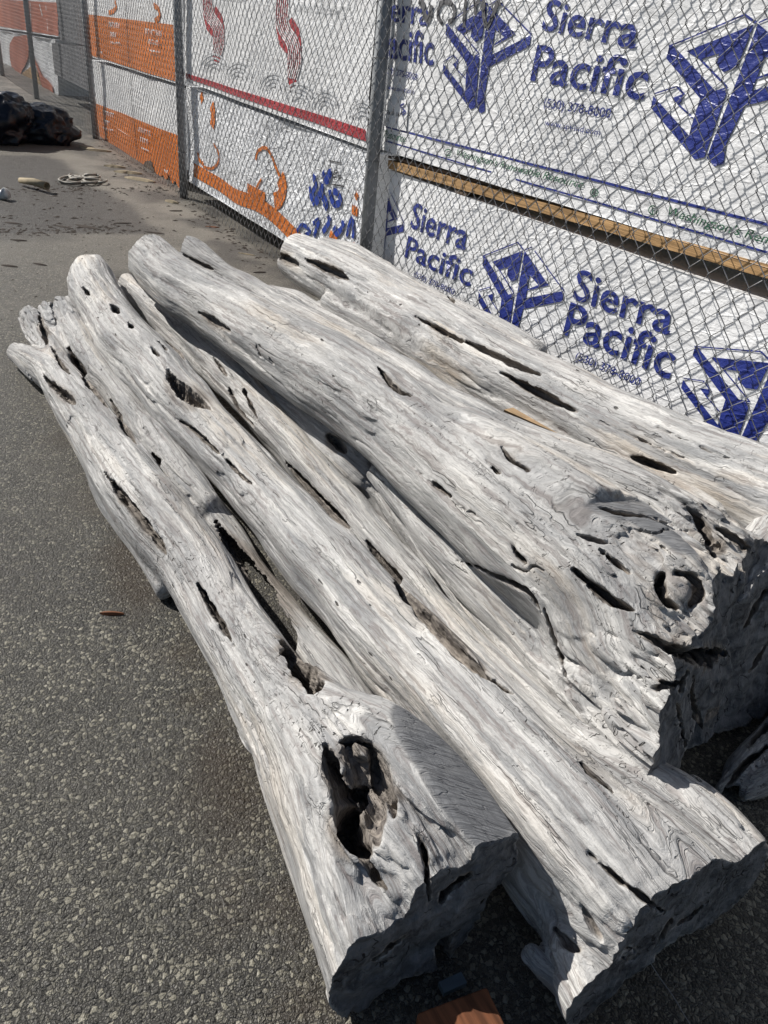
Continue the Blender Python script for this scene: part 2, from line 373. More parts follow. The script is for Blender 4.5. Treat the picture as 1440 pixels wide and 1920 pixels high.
for px, py in ((675, 598), (345, 378), (180, 262), (70, 190), (5, 141)):
    u = fp(px, py, .020)[0]
    V, F = cyl(W3(u, -.05, .020), W3(u, 2.05, .020), .033)
    o = child(mesh_obj('fence_post', V, F, M_POST, None, True), fence)
    # wire ties round the post
    for z in (.35, .8, 1.25, 1.7):
        th = np.linspace(0, 2*PI, 15); c = W3(u, z, .020)
        V, F = tube([c+.036*(math.cos(t)*DU+math.sin(t)*NF) for t in th], .0018, 4); mesh_obj('wire_tie', V, F, M_WIRE, o, True)
u3 = fp(675, 598, .020)[0]+3.05
V, F = cyl(W3(u3, -.05, .020), W3(u3, 2.05, .020), .033); child(mesh_obj('fence_post', V, F, M_POST, None, True), fence)
V, F = cyl(W3(-9, 2.03, .0), W3(u3, 2.03, .0), .021); child(mesh_obj('top_rail', V, F, M_POST, None, True), fence)

# ------------------------------------------------------------------ wrapped lumber bundles
def wav(u, z, amp=.010, s=0.0):
    u = np.asarray(u, float); z = np.asarray(z, float)
    return amp*(np.sin(3.1*u+1.7*z+s)+.6*np.sin(7.3*u-4.1*z+2*s)+.5*np.sin(2.3*u+9.7*z+3*s))/2.1
class Face:
    def __init__(s, off, amp=.010, seed=0.0): s.off, s.amp, s.seed = off, amp, seed; s.k = 0
    def px(s, p): return fp(p[0], p[1], s.off)
    def w(s, uz, lift=0.0):
        uz = np.asarray(uz, float); u, z = uz[:, 0], uz[:, 1]
        return PF0+DU*u[:, None]+NF*(s.off+wav(u, z, s.amp, s.seed)-lift)[:, None]+np.array([[0, 0, 1.0]])*z[:, None]
    def quad(s, name, c, mat, parent, lift=.003, res=.04, uv=False, jag=0.0):      # TL TR BR BL, pixels (or u,z)
        c = [np.array(p, float) if uv else s.px(p) for p in c]
        nu = max(2, int(np.linalg.norm(c[1]-c[0])/res)); nz = max(2, int(np.linalg.norm(c[3]-c[0])/res))
        a, b = np.meshgrid(np.linspace(0, 1, nu+1), np.linspace(0, 1, nz+1), indexing='ij'); a = a.ravel()[:, None]; b = b.ravel()[:, None]
        uz = (c[0]*(1-a)+c[1]*a)*(1-b)+(c[3]*(1-a)+c[2]*a)*b
        if jag: uz[:, 1] += jag*perlin(np.c_[uz[:, 0]*9, uz[:, 0]*0+3.3, b[:, 0]*0])*b[:, 0]
        i, j = np.meshgrid(np.arange(nu), np.arange(nz), indexing='ij'); q = (i*(nz+1)+j).ravel()
        F = np.stack([q, q+nz+1, q+nz+2, q+1], 1)
        return child(mesh_obj(name, s.w(uz, lift), F, mat, None, True), parent)
    def ribbons(s, name, lines, width, mat, parent, lift=.003, uv=False):          # polylines, each drawn as a strip
        Vs, Fs, o = [], [], 0
        for L in lines:
            wd = width
            if isinstance(L, tuple) and len(L) == 2 and isinstance(L[0], list): L, wd = L
            P = np.array([np.array(p, float) if uv else s.px(p) for p in L])
            if len(P) > 2: P = spline(P, 6)
            T = np.gradient(P, axis=0); T /= np.linalg.norm(T, axis=1)[:, None]+1e-9; N = np.stack([-T[:, 1], T[:, 0]], 1)
            V = np.empty((2*len(P), 2)); V[0::2] = P+N*wd/2; V[1::2] = P-N*wd/2
            Vs.append(s.w(V, lift)); s.k += 1; lift += .0002
            i = np.arange(len(P)-1)*2+o; Fs.append(np.stack([i, i+1, i+3, i+2], 1)); o += len(V)
        return child(mesh_obj(name, np.vstack(Vs), np.vstack(Fs), mat), parent)
    def polys(s, name, P2, refs, mat, parent, lift=.003, clip=None):                 # polygons in own 2D frame, affine by 3 refs [(xy, px), ...]
        A = affine(refs, s); import bmesh
        bm = bmesh.new()
        for k, ring in enumerate(P2):
            uz = np.array([A@np.array([x, y, 1.0]) for x, y in ring])
            vs = [bm.verts.new((p[0], p[1], 0)) for p in uz]
            try: bm.faces.new(vs)
            except ValueError: pass
        bm.normal_update(); bmesh.ops.triangulate(bm, faces=bm.faces[:], ngon_method='EAR_CLIP')
        return s._finish(bm, name, mat, parent, lift, clip)
    def _finish(s, bm, name, mat, parent, lift, clip):
        import bmesh
        if clip is not None: bmesh.ops.bisect_plane(bm, geom=bm.verts[:]+bm.edges[:]+bm.faces[:], plane_co=(clip, 0, 0), plane_no=(1, 0, 0), clear_inner=True)
        for ax, st in ((0, .1), (1, .1)):
            co = [v.co[ax] for v in bm.verts]
            if not co: continue
            x = math.floor(min(co)/st)*st+st
            while x < max(co):
                no = [0, 0, 0]; no[ax] = 1; pc = [0, 0, 0]; pc[ax] = x
                bmesh.ops.bisect_plane(bm, geom=bm.verts[:]+bm.edges[:]+bm.faces[:], plane_co=pc, plane_no=no); x += st
        uz = np.array([(v.co.x, v.co.y) for v in bm.verts]); 
        if not len(uz): return None
        wv_ = s.w(uz, lift)
        for v, c in zip(bm.verts, wv_): v.co = c
        me = bpy.data.meshes.new(name); bm.to_mesh(me); bm.free(); me.materials.append(mat)
        o = bpy.data.objects.new(name, me); COL.objects.link(o); return child(o, parent)
    def text(s, name, txt, BL, BR, TL, mat, parent, bold=.0, shear=0.0, lift=.0035, clip=None, spacing=1.0):
        import bmesh
        cu = bpy.data.curves.new('t', 'FONT'); cu.body = txt; cu.offset = bold; cu.shear = shear; cu.resolution_u = 3; cu.space_character = spacing
        ob = bpy.data.objects.new('t', cu); COL.objects.link(ob)
        me = bpy.data.meshes.new_from_object(ob.evaluated_get(bpy.context.evaluated_depsgraph_get()))
        bpy.data.objects.remove(ob); bpy.data.curves.remove(cu)
        bm = bmesh.new(); bm.from_mesh(me); bpy.data.meshes.remove(me)
        X = np.array([v.co[:2] for v in bm.verts]); lo, hi = X.min(0), X.max(0)
        A = affine([((lo[0], lo[1]), BL), ((hi[0], lo[1]), BR), ((lo[0], hi[1]), TL)], s)
        for v in bm.verts: q = A@np.array([v.co.x, v.co.y, 1.0]); v.co = (q[0], q[1], 0)
        return s._finish(bm, name, mat, parent, lift, clip)
def affine(refs, face):
    X = np.array([[x, y, 1.0] for (x, y), _ in refs]); Y = np.array([face.px(p) for _, p in refs]); return np.linalg.solve(X, Y).T
def spline(P, k=6):
    P = np.asarray(P, float); Q = np.vstack([2*P[0]-P[1], P, 2*P[-1]-P[-2]]); out = []
    for i in range(1, len(Q)-2):
        t = np.linspace(0, 1, k, endpoint=False)[:, None]; a, b, c, d = Q[i-1], Q[i], Q[i+1], Q[i+2]
        out.append(.5*((2*b)+(-a+c)*t+(2*a-5*b+4*c-d)*t*t+(-a+3*b-3*c+d)*t**3))
    out.append(P[-1:]); return np.vstack(out)
def bundle(label, face, c, mat, depth=1.0, uv=False, edge=.02, jag=0.0, name='lumber_bundle'):
    c = [np.array(p, float) if uv else face.px(p) for p in c]
    root = empty(name, tuple(W3((c[3][0]+c[2][0])/2, min(c[3][1], c[2][1]), face.off)))
    tag(root, label, 'lumber bundle', 'wrapped lumber bundles behind the fence')
    face.quad('wrapping', c, mat, root, 0.0, .03, True, jag)
    B = [W3(p[0], p[1], face.off+.02) for p in c]; D = [W3(p[0], p[1], face.off+depth) for p in c]
    A = [face.w(np.array([p]))[0] for p in c]
    V = A+B+D; F = []
    for i in range(4):
        j = (i+1) % 4; F += [(i, j, 4+j, 4+i), (4+i, 4+j, 8+j, 8+i)]
    F.append((11, 10, 9, 8))
    child(mesh_obj('wrapping_fold', V, F, mat), root)
    return root, c

# logo of a tree in a slanted block, drawn in the frame of the best photographed example
def f13(p):      # frame of the upper print -> frame of the lower print
    A = np.array([160, 340.]); M2 = np.array([[1120, 385], [115, 430.]]); a, b = np.linalg.solve(M2, np.array(p, float)-A)
    return (200+a*1075+b*370, 285+a*455+b*530)
def band(a, b, w):
    a, b = np.array(a, float), np.array(b, float); t = b-a; t /= np.linalg.norm(t); n = np.array([-t[1], t[0]])*w/2; return [tuple(a+n), tuple(b+n), tuple(b-n), tuple(a-n)]
LOGO = [[f13(p) for p in [(160, 335), (145, 470), (435, 850), (400, 1130), (390, 1240), (100, 903), (78, 868), (65, 1000), (455, 1480), (525, 1440), (614, 790), (607, 745), (545, 770), (190, 340)]],
        [(782, 250), (1095, 685), (820, 752), (822, 733), (965, 682), (850, 555), (800, 850), (1275, 755), (1262, 880), (768, 985)]+[f13(p) for p in [(665, 1270), (665, 1475), (605, 1515), (541, 1440)]],
        [(325, 370), (757, 250), (683, 613), (600, 635), (540, 545), (555, 450), (430, 475)],
        [(262, 815), (345, 787), (330, 875), (310, 890)],
        band((195, 288), (692, 142), 16), band((688, 140), (768, 240), 16), band((785, 243), (882, 212), 14), band((915, 262), (1277, 750), 14),
        band((430, 475), (632, 775), 14), band((560, 815), (640, 790), 20), band((125, 747), (287, 705), 14), band((283, 702), (348, 795), 14), band((310, 885), (430, 1040), 12)]
LA, LB, LJ = (200, 285), (1275, 740), (570, 815); LC = f13((455, 1480)); LN = f13((390, 1245))

# --- upper blue print bundle
FU = Face(.066, .014, 0.3); uc = FU.px((722, 200))[0]
zb0 = FU.px((722, 283))[1]; zb1 = FU.px((1440, 497))[1]
b_up, _ = bundle('white bundle with blue tree logos and name, upper right above the pine board', FU, [(uc, 1.95), (uc+4.4, 1.95), (uc+4.4, zb1+(zb1-zb0)*.6), (uc, zb0)], M_WHITE, 1.1, True)
FL = Face(.080, .011, 1.3); ul = FL.px((722, 420))[0]
zt0 = FL.px((730, 318))[1]; zt1 = FL.px((1440, 548))[1]
b_lo, _ = bundle('white bundle with blue tree logo and blue name print, lower right below the pine board', FL, [(ul, zt0), (ul+4.4, zt1), (ul+4.4, .10), (ul, .10)], M_WHITE, 1.1, True)
def logo(face, parent, refs, clip=None): return face.polys('printed_logo', LOGO, refs, M_BLUE, parent, .003, clip)
logo(FU, b_up, [(LA, (842.2, 47)), (LB, (997.8, 63)), (LC, (883, 205.6))])
logo(FU, b_up, [(LA, (1251, 85.4)), (LJ, (1341, 172)), (LC, (1303, 299))])
logo(FL, b_lo, [(LA, (907.5, 479.6)), (LB, (1057, 543)), (LC, (947, 645))])
logo(FL, b_lo, [(LA, (1303, 649.4)), (LJ, (1388.7, 751)), (LN, (1346, 797))])
logo(FL, b_lo, [(LB, (758, 418)), ((785, 245), (723, 359)), (f13((665, 1270)), (717, 480))], ul+.004)
BO = .013
for t, a, b, c, bo in [('Sierra', (1016, 56.5), (1188, 92.5), (1028, -3), BO), ('Pacific', (998, 152), (1203, 189), (1011, 83), BO),
                   ('(530) 378-8000', (1022.7, 206.5), (1143, 228), (1026, 184), .004), ('www.spi-ind.com', (1024.8, 238), (1124, 258), (1027, 224), .002)]:
    FU.text('printed_lettering', t, a, b, c, M_BLUE, b_up, bo)
for t, a, b, c, bo in [('erra', (730, 40), (807, 50), (732, 8), BO), ('acific', (725, 109), (815, 124), (728, 50), BO),
                   ('30) 378-8000', (723, 142), (782, 155), (724.5, 126), .004), ('www.spi-ind.com', (724, 170), (776, 179), (725.5, 159), .002)]:
    FU.text('printed_lettering', t, a, b, c, M_BLUE, b_up, bo)
for t, a, b, c, bo in [('Sierra', (769.7, 426.8), (875, 471), (777.6, 378), BO), ('Pacific', (759, 482), (883, 538), (767, 441), BO), ('(530) 378-8000', (776, 521), (852.6, 556), (779, 508), .004),
                   ('Sierra', (1073, 561), (1252.6, 631), (1085, 502), BO), ('Pacific', (1055.7, 627), (1252.6, 713), (1070.5, 565), BO), ('(530) 378-8000', (1077, 678), (1194.5, 730), (1082, 659), .004)]:
    FL.text('printed_lettering', t, a, b, c, M_BLUE, b_lo, bo)
for t, a, b, c in [("Washington's Renewable Resource", (856.7, 296), (1090.5, 358), (859, 279)), ("Washington's Renewable", (1252.6, 409), (1525, 490), (1256, 386)), ("Resource", (719.5, 257), (761.7, 268), (720.6, 243))]:
    FU.text('green_lettering', t, a, b, c, M_GREEN, b_up, .004, .35)
def uvl(face, *p): return [face.px(q) for q in p]
def ext(face, a, b, k):        # carry a line on beyond b
    a, b = face.px(a), face.px(b); return [a, b, b+(b-a)*k]
FU.ribbons('printed_stripe', [ext(FU, (723, 237.5), (1440, 421), .8)], .0085, M_BLUE, b_up, .003, True)
FU.ribbons('printed_stripe', [ext(FU, (723, 264), (1440, 474), .8)], .0065, M_BLUE, b_up, .003, True)
def ring_px(cx, cy, r, n=14, ax=1.0): return [(cx+r*ax*math.cos(t), cy+r*math.sin(t)) for t in np.linspace(0, 2*PI, n)]
FU.ribbons('round_emblem', [ring_px(1112, 361, 7), [(1112, 355), (1112, 366)], [(1108, 364), (1112, 356), (1116, 364)], ring_px(1224, 394, 8), [(1224, 388), (1224, 400)], ring_px(841, 286, 6), [(841, 281), (841, 291)]], .004, M_GREEN, b_up, .0032)
FU.ribbons('certification_label', [[(1122, 308), (1126, 300), (1134, 299)], [(1134, 299), (1180, 308), (1228, 316)], [(1228, 316), (1233, 322), (1231, 330)], [(1231, 330), (1226, 350), (1218, 358)], [(1218, 358), (1170, 347), (1130, 336)], [(1130, 336), (1122, 326), (1122, 308)], ring_px(1134, 316, 7), [(1165, 333), (1214, 346)]], .0022, M_GREYP, b_up, .0033)
FU.text('certification_lettering', 'Certified Sourcing', (1162, 329), (1224, 340), (1163, 319), M_GREYP, b_up)
FU.ribbons('certification_label', [[(783, 213), (810, 217), (836, 223)], [(836, 223), (839, 238), (832, 255)], [(832, 255), (806, 251), (783, 244)], [(783, 244), (781, 228), (783, 213)], [(800, 238), (828, 245)], ring_px(790, 224, 5)], .0024, M_GREYP, b_up, .0033)
FU.quad('white_tag', [(724, 184), (767, 190), (764, 246), (722, 236)], M_WHITE, b_up, .006)
FU.text('tag_lettering', '2x10  16', (726, 214), (750, 219), (727, 206), M_BLACKP, b_up, .004, lift=.008)
FU.ribbons('tag_mark', [[(759, 194), (752, 199), (760, 207), (752, 214)], [(762, 198), (756, 203), (763, 210), (756, 217)]], .006, M_BLUE, b_up, .008)
FU.ribbons('spray_scribble', [([(788, 0), (797, 12), (800, 30), (808, 36), (814, 10)], .03), ([(835, 45), (826, 30), (832, 8), (848, 4), (858, 18), (856, 36), (846, 42)], .018), ([(876, 52), (877, 25), (880, 0)], .018), ([(895, 0), (897, 28), (898, 10), (905, 0)], .012), ([(912, 0), (912, 30), (918, 50), (928, 30), (936, 8), (942, 4)], .02)], .02, M_SPRAYK, b_up, .0045)
# --- pine board and its spacers in the gap between the two bundles
def plank(name, label, cat, p, q, off, hgt, dep, mat, z_from_top=True, group=None):      # p,q pixel ends of the top front edge
    a, b = fp(p[0], p[1], off), fp(q[0], q[1], off)
    n = 24; t = np.linspace(0, 1, n)[:, None]; uz = a*(1-t)+b*t; jag = .003*perlin(np.c_[uz[:, 0]*6, uz[:, 0]*0, uz[:, 0]*0+1])
    rows = []
    for dz, dd in ((0, 0), (-hgt, 0), (-hgt, dep), (0, dep)):
        rows.append(np.array([W3(u, z+dz+j, off+dd) for (u, z), j in zip(uz, jag)]))
    V = np.vstack(rows); F = []
    for k in range(4):
        for i in range(n-1): F.append((k*n+i, ((k+1) % 4)*n+i, ((k+1) % 4)*n+i+1, k*n+i+1))
    F += [(0, 3*n, 2*n, n), (n-1, 2*n-1, 3*n-1, 4*n-1)]
    o = mesh_obj(name, V, F, mat)
    if label: tag(o, label, cat, group)
    return o
plank('pine_board', 'long pine board lying in the gap between the two blue printed bundles', 'board', (728, 300), (1500, 512), .070, .038, .14, M_BOARD)
plank('pine_board', 'dark upper board above the pale pine board in the gap between the blue printed bundles', 'board', (728, 292), (1500, 503), .085, .010, .2, M_DARKT)
for k, (px, py) in enumerate(((866, 352),)):
    plank('spacer_block', 'short wooden block under the pine board near its left end', 'wood block', (px-12, py-4), (px+10, py+2), .076, .07, .09, M_DARKT)
# --- middle red stripe bundle and the one below
FM = Face(.068, .012, 2.1); um0 = FM.px((349, 200))[0]; um1 = FM.px((689, 250))[0]
zl = FM.px((349, 152))[1]; zr = FM.px((687, 278))[1]
b_m, _ = bundle('white bundle with red swirl logos and a red stripe along its lower edge', FM, [(um0, 1.98), (um1, 1.98), (um1, zr), (um0, zl)], M_WHITE, 1.1, True)
FM.quad('red_stripe', [(349, 137), (687, 243), (687, 265), (349, 146)], M_RED, b_m, .004)
FM.ribbons('grey_print', [[(cx+r*math.cos(t), cy+.35*(cx-cx)+r*1.25*math.sin(t)) for t in np.linspace(PI*1.05, PI*1.95, 9)] for cx, cy in ((448, 152), (513, 172), (607, 205), (680, 224), (400, 135), (560, 190)) for r in (9, 15, 21, 27)], .012, M_GREYP, b_m, .003)
SW = [(1030, -60), (1000, 200), (1020, 400), (1060, 580), (1150, 690), (1175, 670), (1165, 900), (1160, 1000), (1190, 1130), (1260, 1080), (1320, 900), (1350, 700), (1340, 500), (1310, 350), (1220, 210), (1180, 260), (1155, 120), (1190, -60)]
CL = spline([(1100, -60), (1090, 200), (1130, 380), (1210, 500), (1255, 620), (1265, 800), (1210, 1010)], 5)
T_ = np.gradient(CL, axis=0); T_ /= np.linalg.norm(T_, axis=1)[:, None]; N_ = np.stack([-T_[:, 1], T_[:, 0]], 1)
for sc_, dx, dy, ox, oy in ((1, 0, 0, 0, 0), (.82, 1000, 210, 62, 70)):
    g_ = lambda p: (370+((p[0]-dx)*sc_+ox)/6.857, ((p[1]-dy)*sc_+oy)/6.857)
    FM.polys('swirl_logo', [[g_(p) for p in SW]], [(q, q) for q in (g_((1000, 0)), g_((1350, 50)), g_((1190, 1130)))], M_RED, b_m, .003)
    FM.ribbons('swirl_lines', [[g_(p) for p in (CL+N_*d)[::2]] for d in (-75, -50, -25, 0, 25, 50, 75)], .0105, M_WHITE, b_m, .0045)
FM.text('grey_lettering', 'Lumber Company', (549, 24), (631, 33), (550, 3), M_GREYP, b_m, .006)
FM.text('grey_lettering', 'Lumber Company', (402, 2), (464, 10), (403, -16), M_GREYP, b_m, .006)
FN = Face(.08, .020, 3.3); un0 = FN.px((353, 300))[0]; un1 = FN.px((697, 330))[0]
b_n, _ = bundle('white bundle with orange print and blue spray scrawl, under the red striped one', FN, [(un0, FN.px((353, 162))[1]), (un1, FN.px((697, 288))[1]), (un1, .12), (un0, .12)], M_WHITE2, 1.1, True)
FN.ribbons('orange_print', [([(362, 318), (400, 340), (440, 366), (480, 380), (510, 400), (545, 432), (580, 470)], .10), ([(374, 175), (378, 190)], .07), ([(398, 196), (402, 215), (400, 238)], .09), ([(402, 270), (410, 285), (408, 305), (395, 316), (380, 312)], .020), ([(368, 286), (372, 300), (380, 308)], .03),
    ([(484, 300), (486, 285), (497, 277), (506, 285), (515, 310), (523, 330)], .022), ([(524, 332), (530, 352), (526, 372), (516, 378)], .11), ([(470, 352), (484, 360), (500, 370)], .06), ([(486, 352), (492, 340), (494, 336)], .02), ([(660, 392), (672, 398)], .05), ([(668, 362), (673, 372)], .035), ([(615, 440), (628, 455)], .06), ([(660, 466), (666, 462)], .05)], .05, M_ORANGE, b_n, .004)
r5 = lambda *L: [(470+x/6.26, 260+y/6.26) for x, y in L]
FN.ribbons('blue_spray', [(r5((845, 390), (880, 470), (940, 390), (900, 490), (850, 480)), .04), (r5((750, 420), (740, 480), (760, 550), (720, 620), (730, 700), (780, 760)), .035), (r5((690, 560), (700, 680), (740, 780)), .03), (r5((830, 520), (820, 650), (870, 750), (850, 820)), .05),
    (r5((800, 640), (760, 700), (800, 740)), .035), (r5((920, 600), (930, 700), (970, 770), (1040, 740), (1020, 650), (960, 610)), .04), (r5((560, 1090), (620, 1010), (700, 1090), (650, 1130)), .025), (r5((730, 1000), (790, 960), (740, 1150)), .03), (r5((890, 900), (900, 980), (830, 1100)), .035),
    (r5((960, 1030), (990, 1110), (1060, 1050), (1070, 960)), .04), (r5((1120, 1150), (1150, 1020), (1190, 940), (1210, 1050), (1200, 1170)), .03), (r5((1345, 1190), (1370, 1160), (1390, 1130)), .06)], .035, M_SPRAYB, b_n, .006)
FN.ribbons('black_print', [[(617, 301), (642, 306)], [(620, 345), (645, 350)], ring_px(630, 322, 3), ring_px(637, 332, 3), ring_px(626, 330, 3)], .006, M_BLACKP, b_n, .004)
FN.ribbons('black_strap', [[(503, 222), (505, 320), (508, 440)]], .006, M_BLACKP, b_n, .008)
plank('pale_dunnage_board', 'pale board under the foot of the orange printed bundle, behind the fence', 'board', (415, 418), (560, 520), .17, .07, .1, M_BOARD)
# --- orange bundles
FO = Face(.10, .012, 4.0); uo0 = FO.px((166, 60))[0]; uo1 = FO.px((337, 60))[0]
zo0 = FO.px((172, 107))[1]; zo1 = FO.px((335, 158))[1]
b_o, _ = bundle('upper orange and white printed bundle, resting on another orange one', FO, [(uo0, 2.3), (uo1, 2.1), (uo1, zo1), (uo0, zo0)], M_WHITE, 1.1, True)
FO.quad('orange_band', [(164, 27), (337, 48), (337, 155), (172, 104)], M_ORANGE, b_o, .004)
FP = Face(.11, .012, 5.0); up0 = FP.px((172, 200))[0]; up1 = FP.px((339, 250))[0]
b_p, _ = bundle('lower orange and white printed bundle with a torn lower edge', FP, [(up0, FP.px((172, 114))[1]), (up1, FP.px((339, 166))[1]), (up1, .16), (up0, .20)], M_WHITE, 1.1, True)
FP.quad('orange_band', [(179, 193), (339, 256), (339, 352), (190, 268)], M_ORANGE, b_p, .004, .04, False, .10)
def glyph_rows(face, parent, spots, mat, lift=.0055):
    L = []
    for (x, y, w, h, n, sl) in spots:
        for i in range(n):
            x0 = x+i*w/n; yy = y+sl*(x0-x)
            k = random.random(); g1 = [(x0, yy), (x0+.2, yy+h)]; L.append(g1)
            if k > .3: L.append([(x0, yy+.5), (x0+w/n*.6, yy+.5+sl*w/n*.6)])
            if k < .6: L.append([(x0+w/n*.6, yy), (x0+w/n*.55, yy+h)])
    face.ribbons('white_lettering', L, .011, mat, parent, lift)
glyph_rows(FO, b_o, [(204, 41, 22, 9, 7, .12), (207, 60, 14, 8, 5, .12), (208, 78, 22, 3, 7, .1), (277, 54, 30, 10, 7, .14), (283, 74, 18, 9, 4, .14), (285, 94, 20, 3, 6, .14), (192, 97, 4, 4, 2, .1)], M_WHITE)
glyph_rows(FP, b_p, [(196, 207, 20, 8, 6, .32), (196, 224, 14, 8, 4, .3), (196, 238, 20, 3, 6, .3), (262, 238, 26, 9, 6, .36), (266, 257, 16, 9, 4, .36), (268, 276, 16, 3, 5, .4), (312, 318, 7, 5, 3, .3)], M_WHITE)
FO.ribbons('orange_swirl', [[(203, 24), (212, 20), (217, 12), (214, 2)], [(291, 40), (299, 32), (298, 18), (290, 10)]], .04, M_ORANGE, b_o, .004)
FP.ribbons('black_strap', [[(247, 125), (251, 210), (258, 292)]], .012, M_BLACKP, b_p, .009)
FO.ribbons('black_strap', [[(237, 0), (240, 60), (243, 122)]], .012, M_BLACKP, b_o, .009)
# torn hole at the foot
FP.polys('torn_hole', [[(268, 312), (276, 302), (288, 301), (293, 318), (302, 330), (312, 342), (290, 332), (272, 322)]], [(q, q) for q in ((260, 300), (310, 300), (260, 340))], M_DARKT, b_p, .010)
# --- grey wrapped stack
FG = Face(.35, .01, 6.0); ug0 = FG.px((112, 60))[0]; ug1 = FG.px((171, 60))[0]
b_g, _ = bundle('upper dark grey wrapped bundle behind a fence post', FG, [(ug0, 2.6), (ug1, 2.6), (ug1, FG.px((162, 84))[1]), (ug0, FG.px((116, 76))[1])], M_GREYW, .8, True)
FH = Face(.30, .01, 7.0); uh0 = FH.px((104, 150))[0]; uh1 = FH.px((171, 150))[0]
b_h, _ = bundle('lower dark grey wrapped bundle behind a fence post', FH, [(uh0, FH.px((100, 82))[1]), (uh1, FH.px((165, 87))[1]), (uh1, .32), (uh0, .32)], M_GREYW, .8, True)
# --- far faded bundles with torn wrap
FQ = Face(.45, .02, 8.0)
b_q, _ = bundle('faded red printed bundle far along the fence, upper one', FQ, [FQ.px((-30, -90)), FQ.px((112, -70)), FQ.px((113, 70)), FQ.px((-30, 48))], M_WHITE2, .8, True)
FQ.quad('faded_print', [(-20, -2), (109, 5), (113, 68), (-20, 46)], M_ORED, b_q, .005)
FQ.ribbons('white_lettering', [[(58, 5), (60, 62)], [(86, 8), (90, 62)], [(75, 8), (79, 30)], [(46, 8), (50, 20)]], .03, M_WHITE, b_q, .008)
FR = Face(.42, .03, 9.0)
b_r, _ = bundle('torn pale bundle far along the fence with a loose faded red flap', FR, [FR.px((-30, 52)), FR.px((106, 75)), FR.px((110, 196)), FR.px((-30, 150))], M_WHITE2, .8, True)
FR.polys('loose_flap', [[(22, 80), (34, 68), (62, 64), (60, 90), (52, 120), (46, 136), (26, 144), (20, 110)], [(64, 66), (70, 100), (82, 130), (92, 160), (108, 200), (108, 170), (100, 140), (88, 128), (72, 100)]], [(q, q) for q in ((10, 60), (90, 60), (20, 150))], M_ORED, b_r, .02)
FR.polys('exposed_lumber', [[(50, 130), (66, 108), (74, 118), (92, 165), (72, 176), (50, 150)]], [(q, q) for q in ((10, 60), (90, 60), (20, 150))], M_BOARD, b_r, .012)
for u, z, lb in ((uc+.25, 0, 'left'), (uc+2.0, 0, 'right'), (un0+.4, 0, ''), (up0+.3, 0, ''), (uh0+.1, 0, '')):
    pass

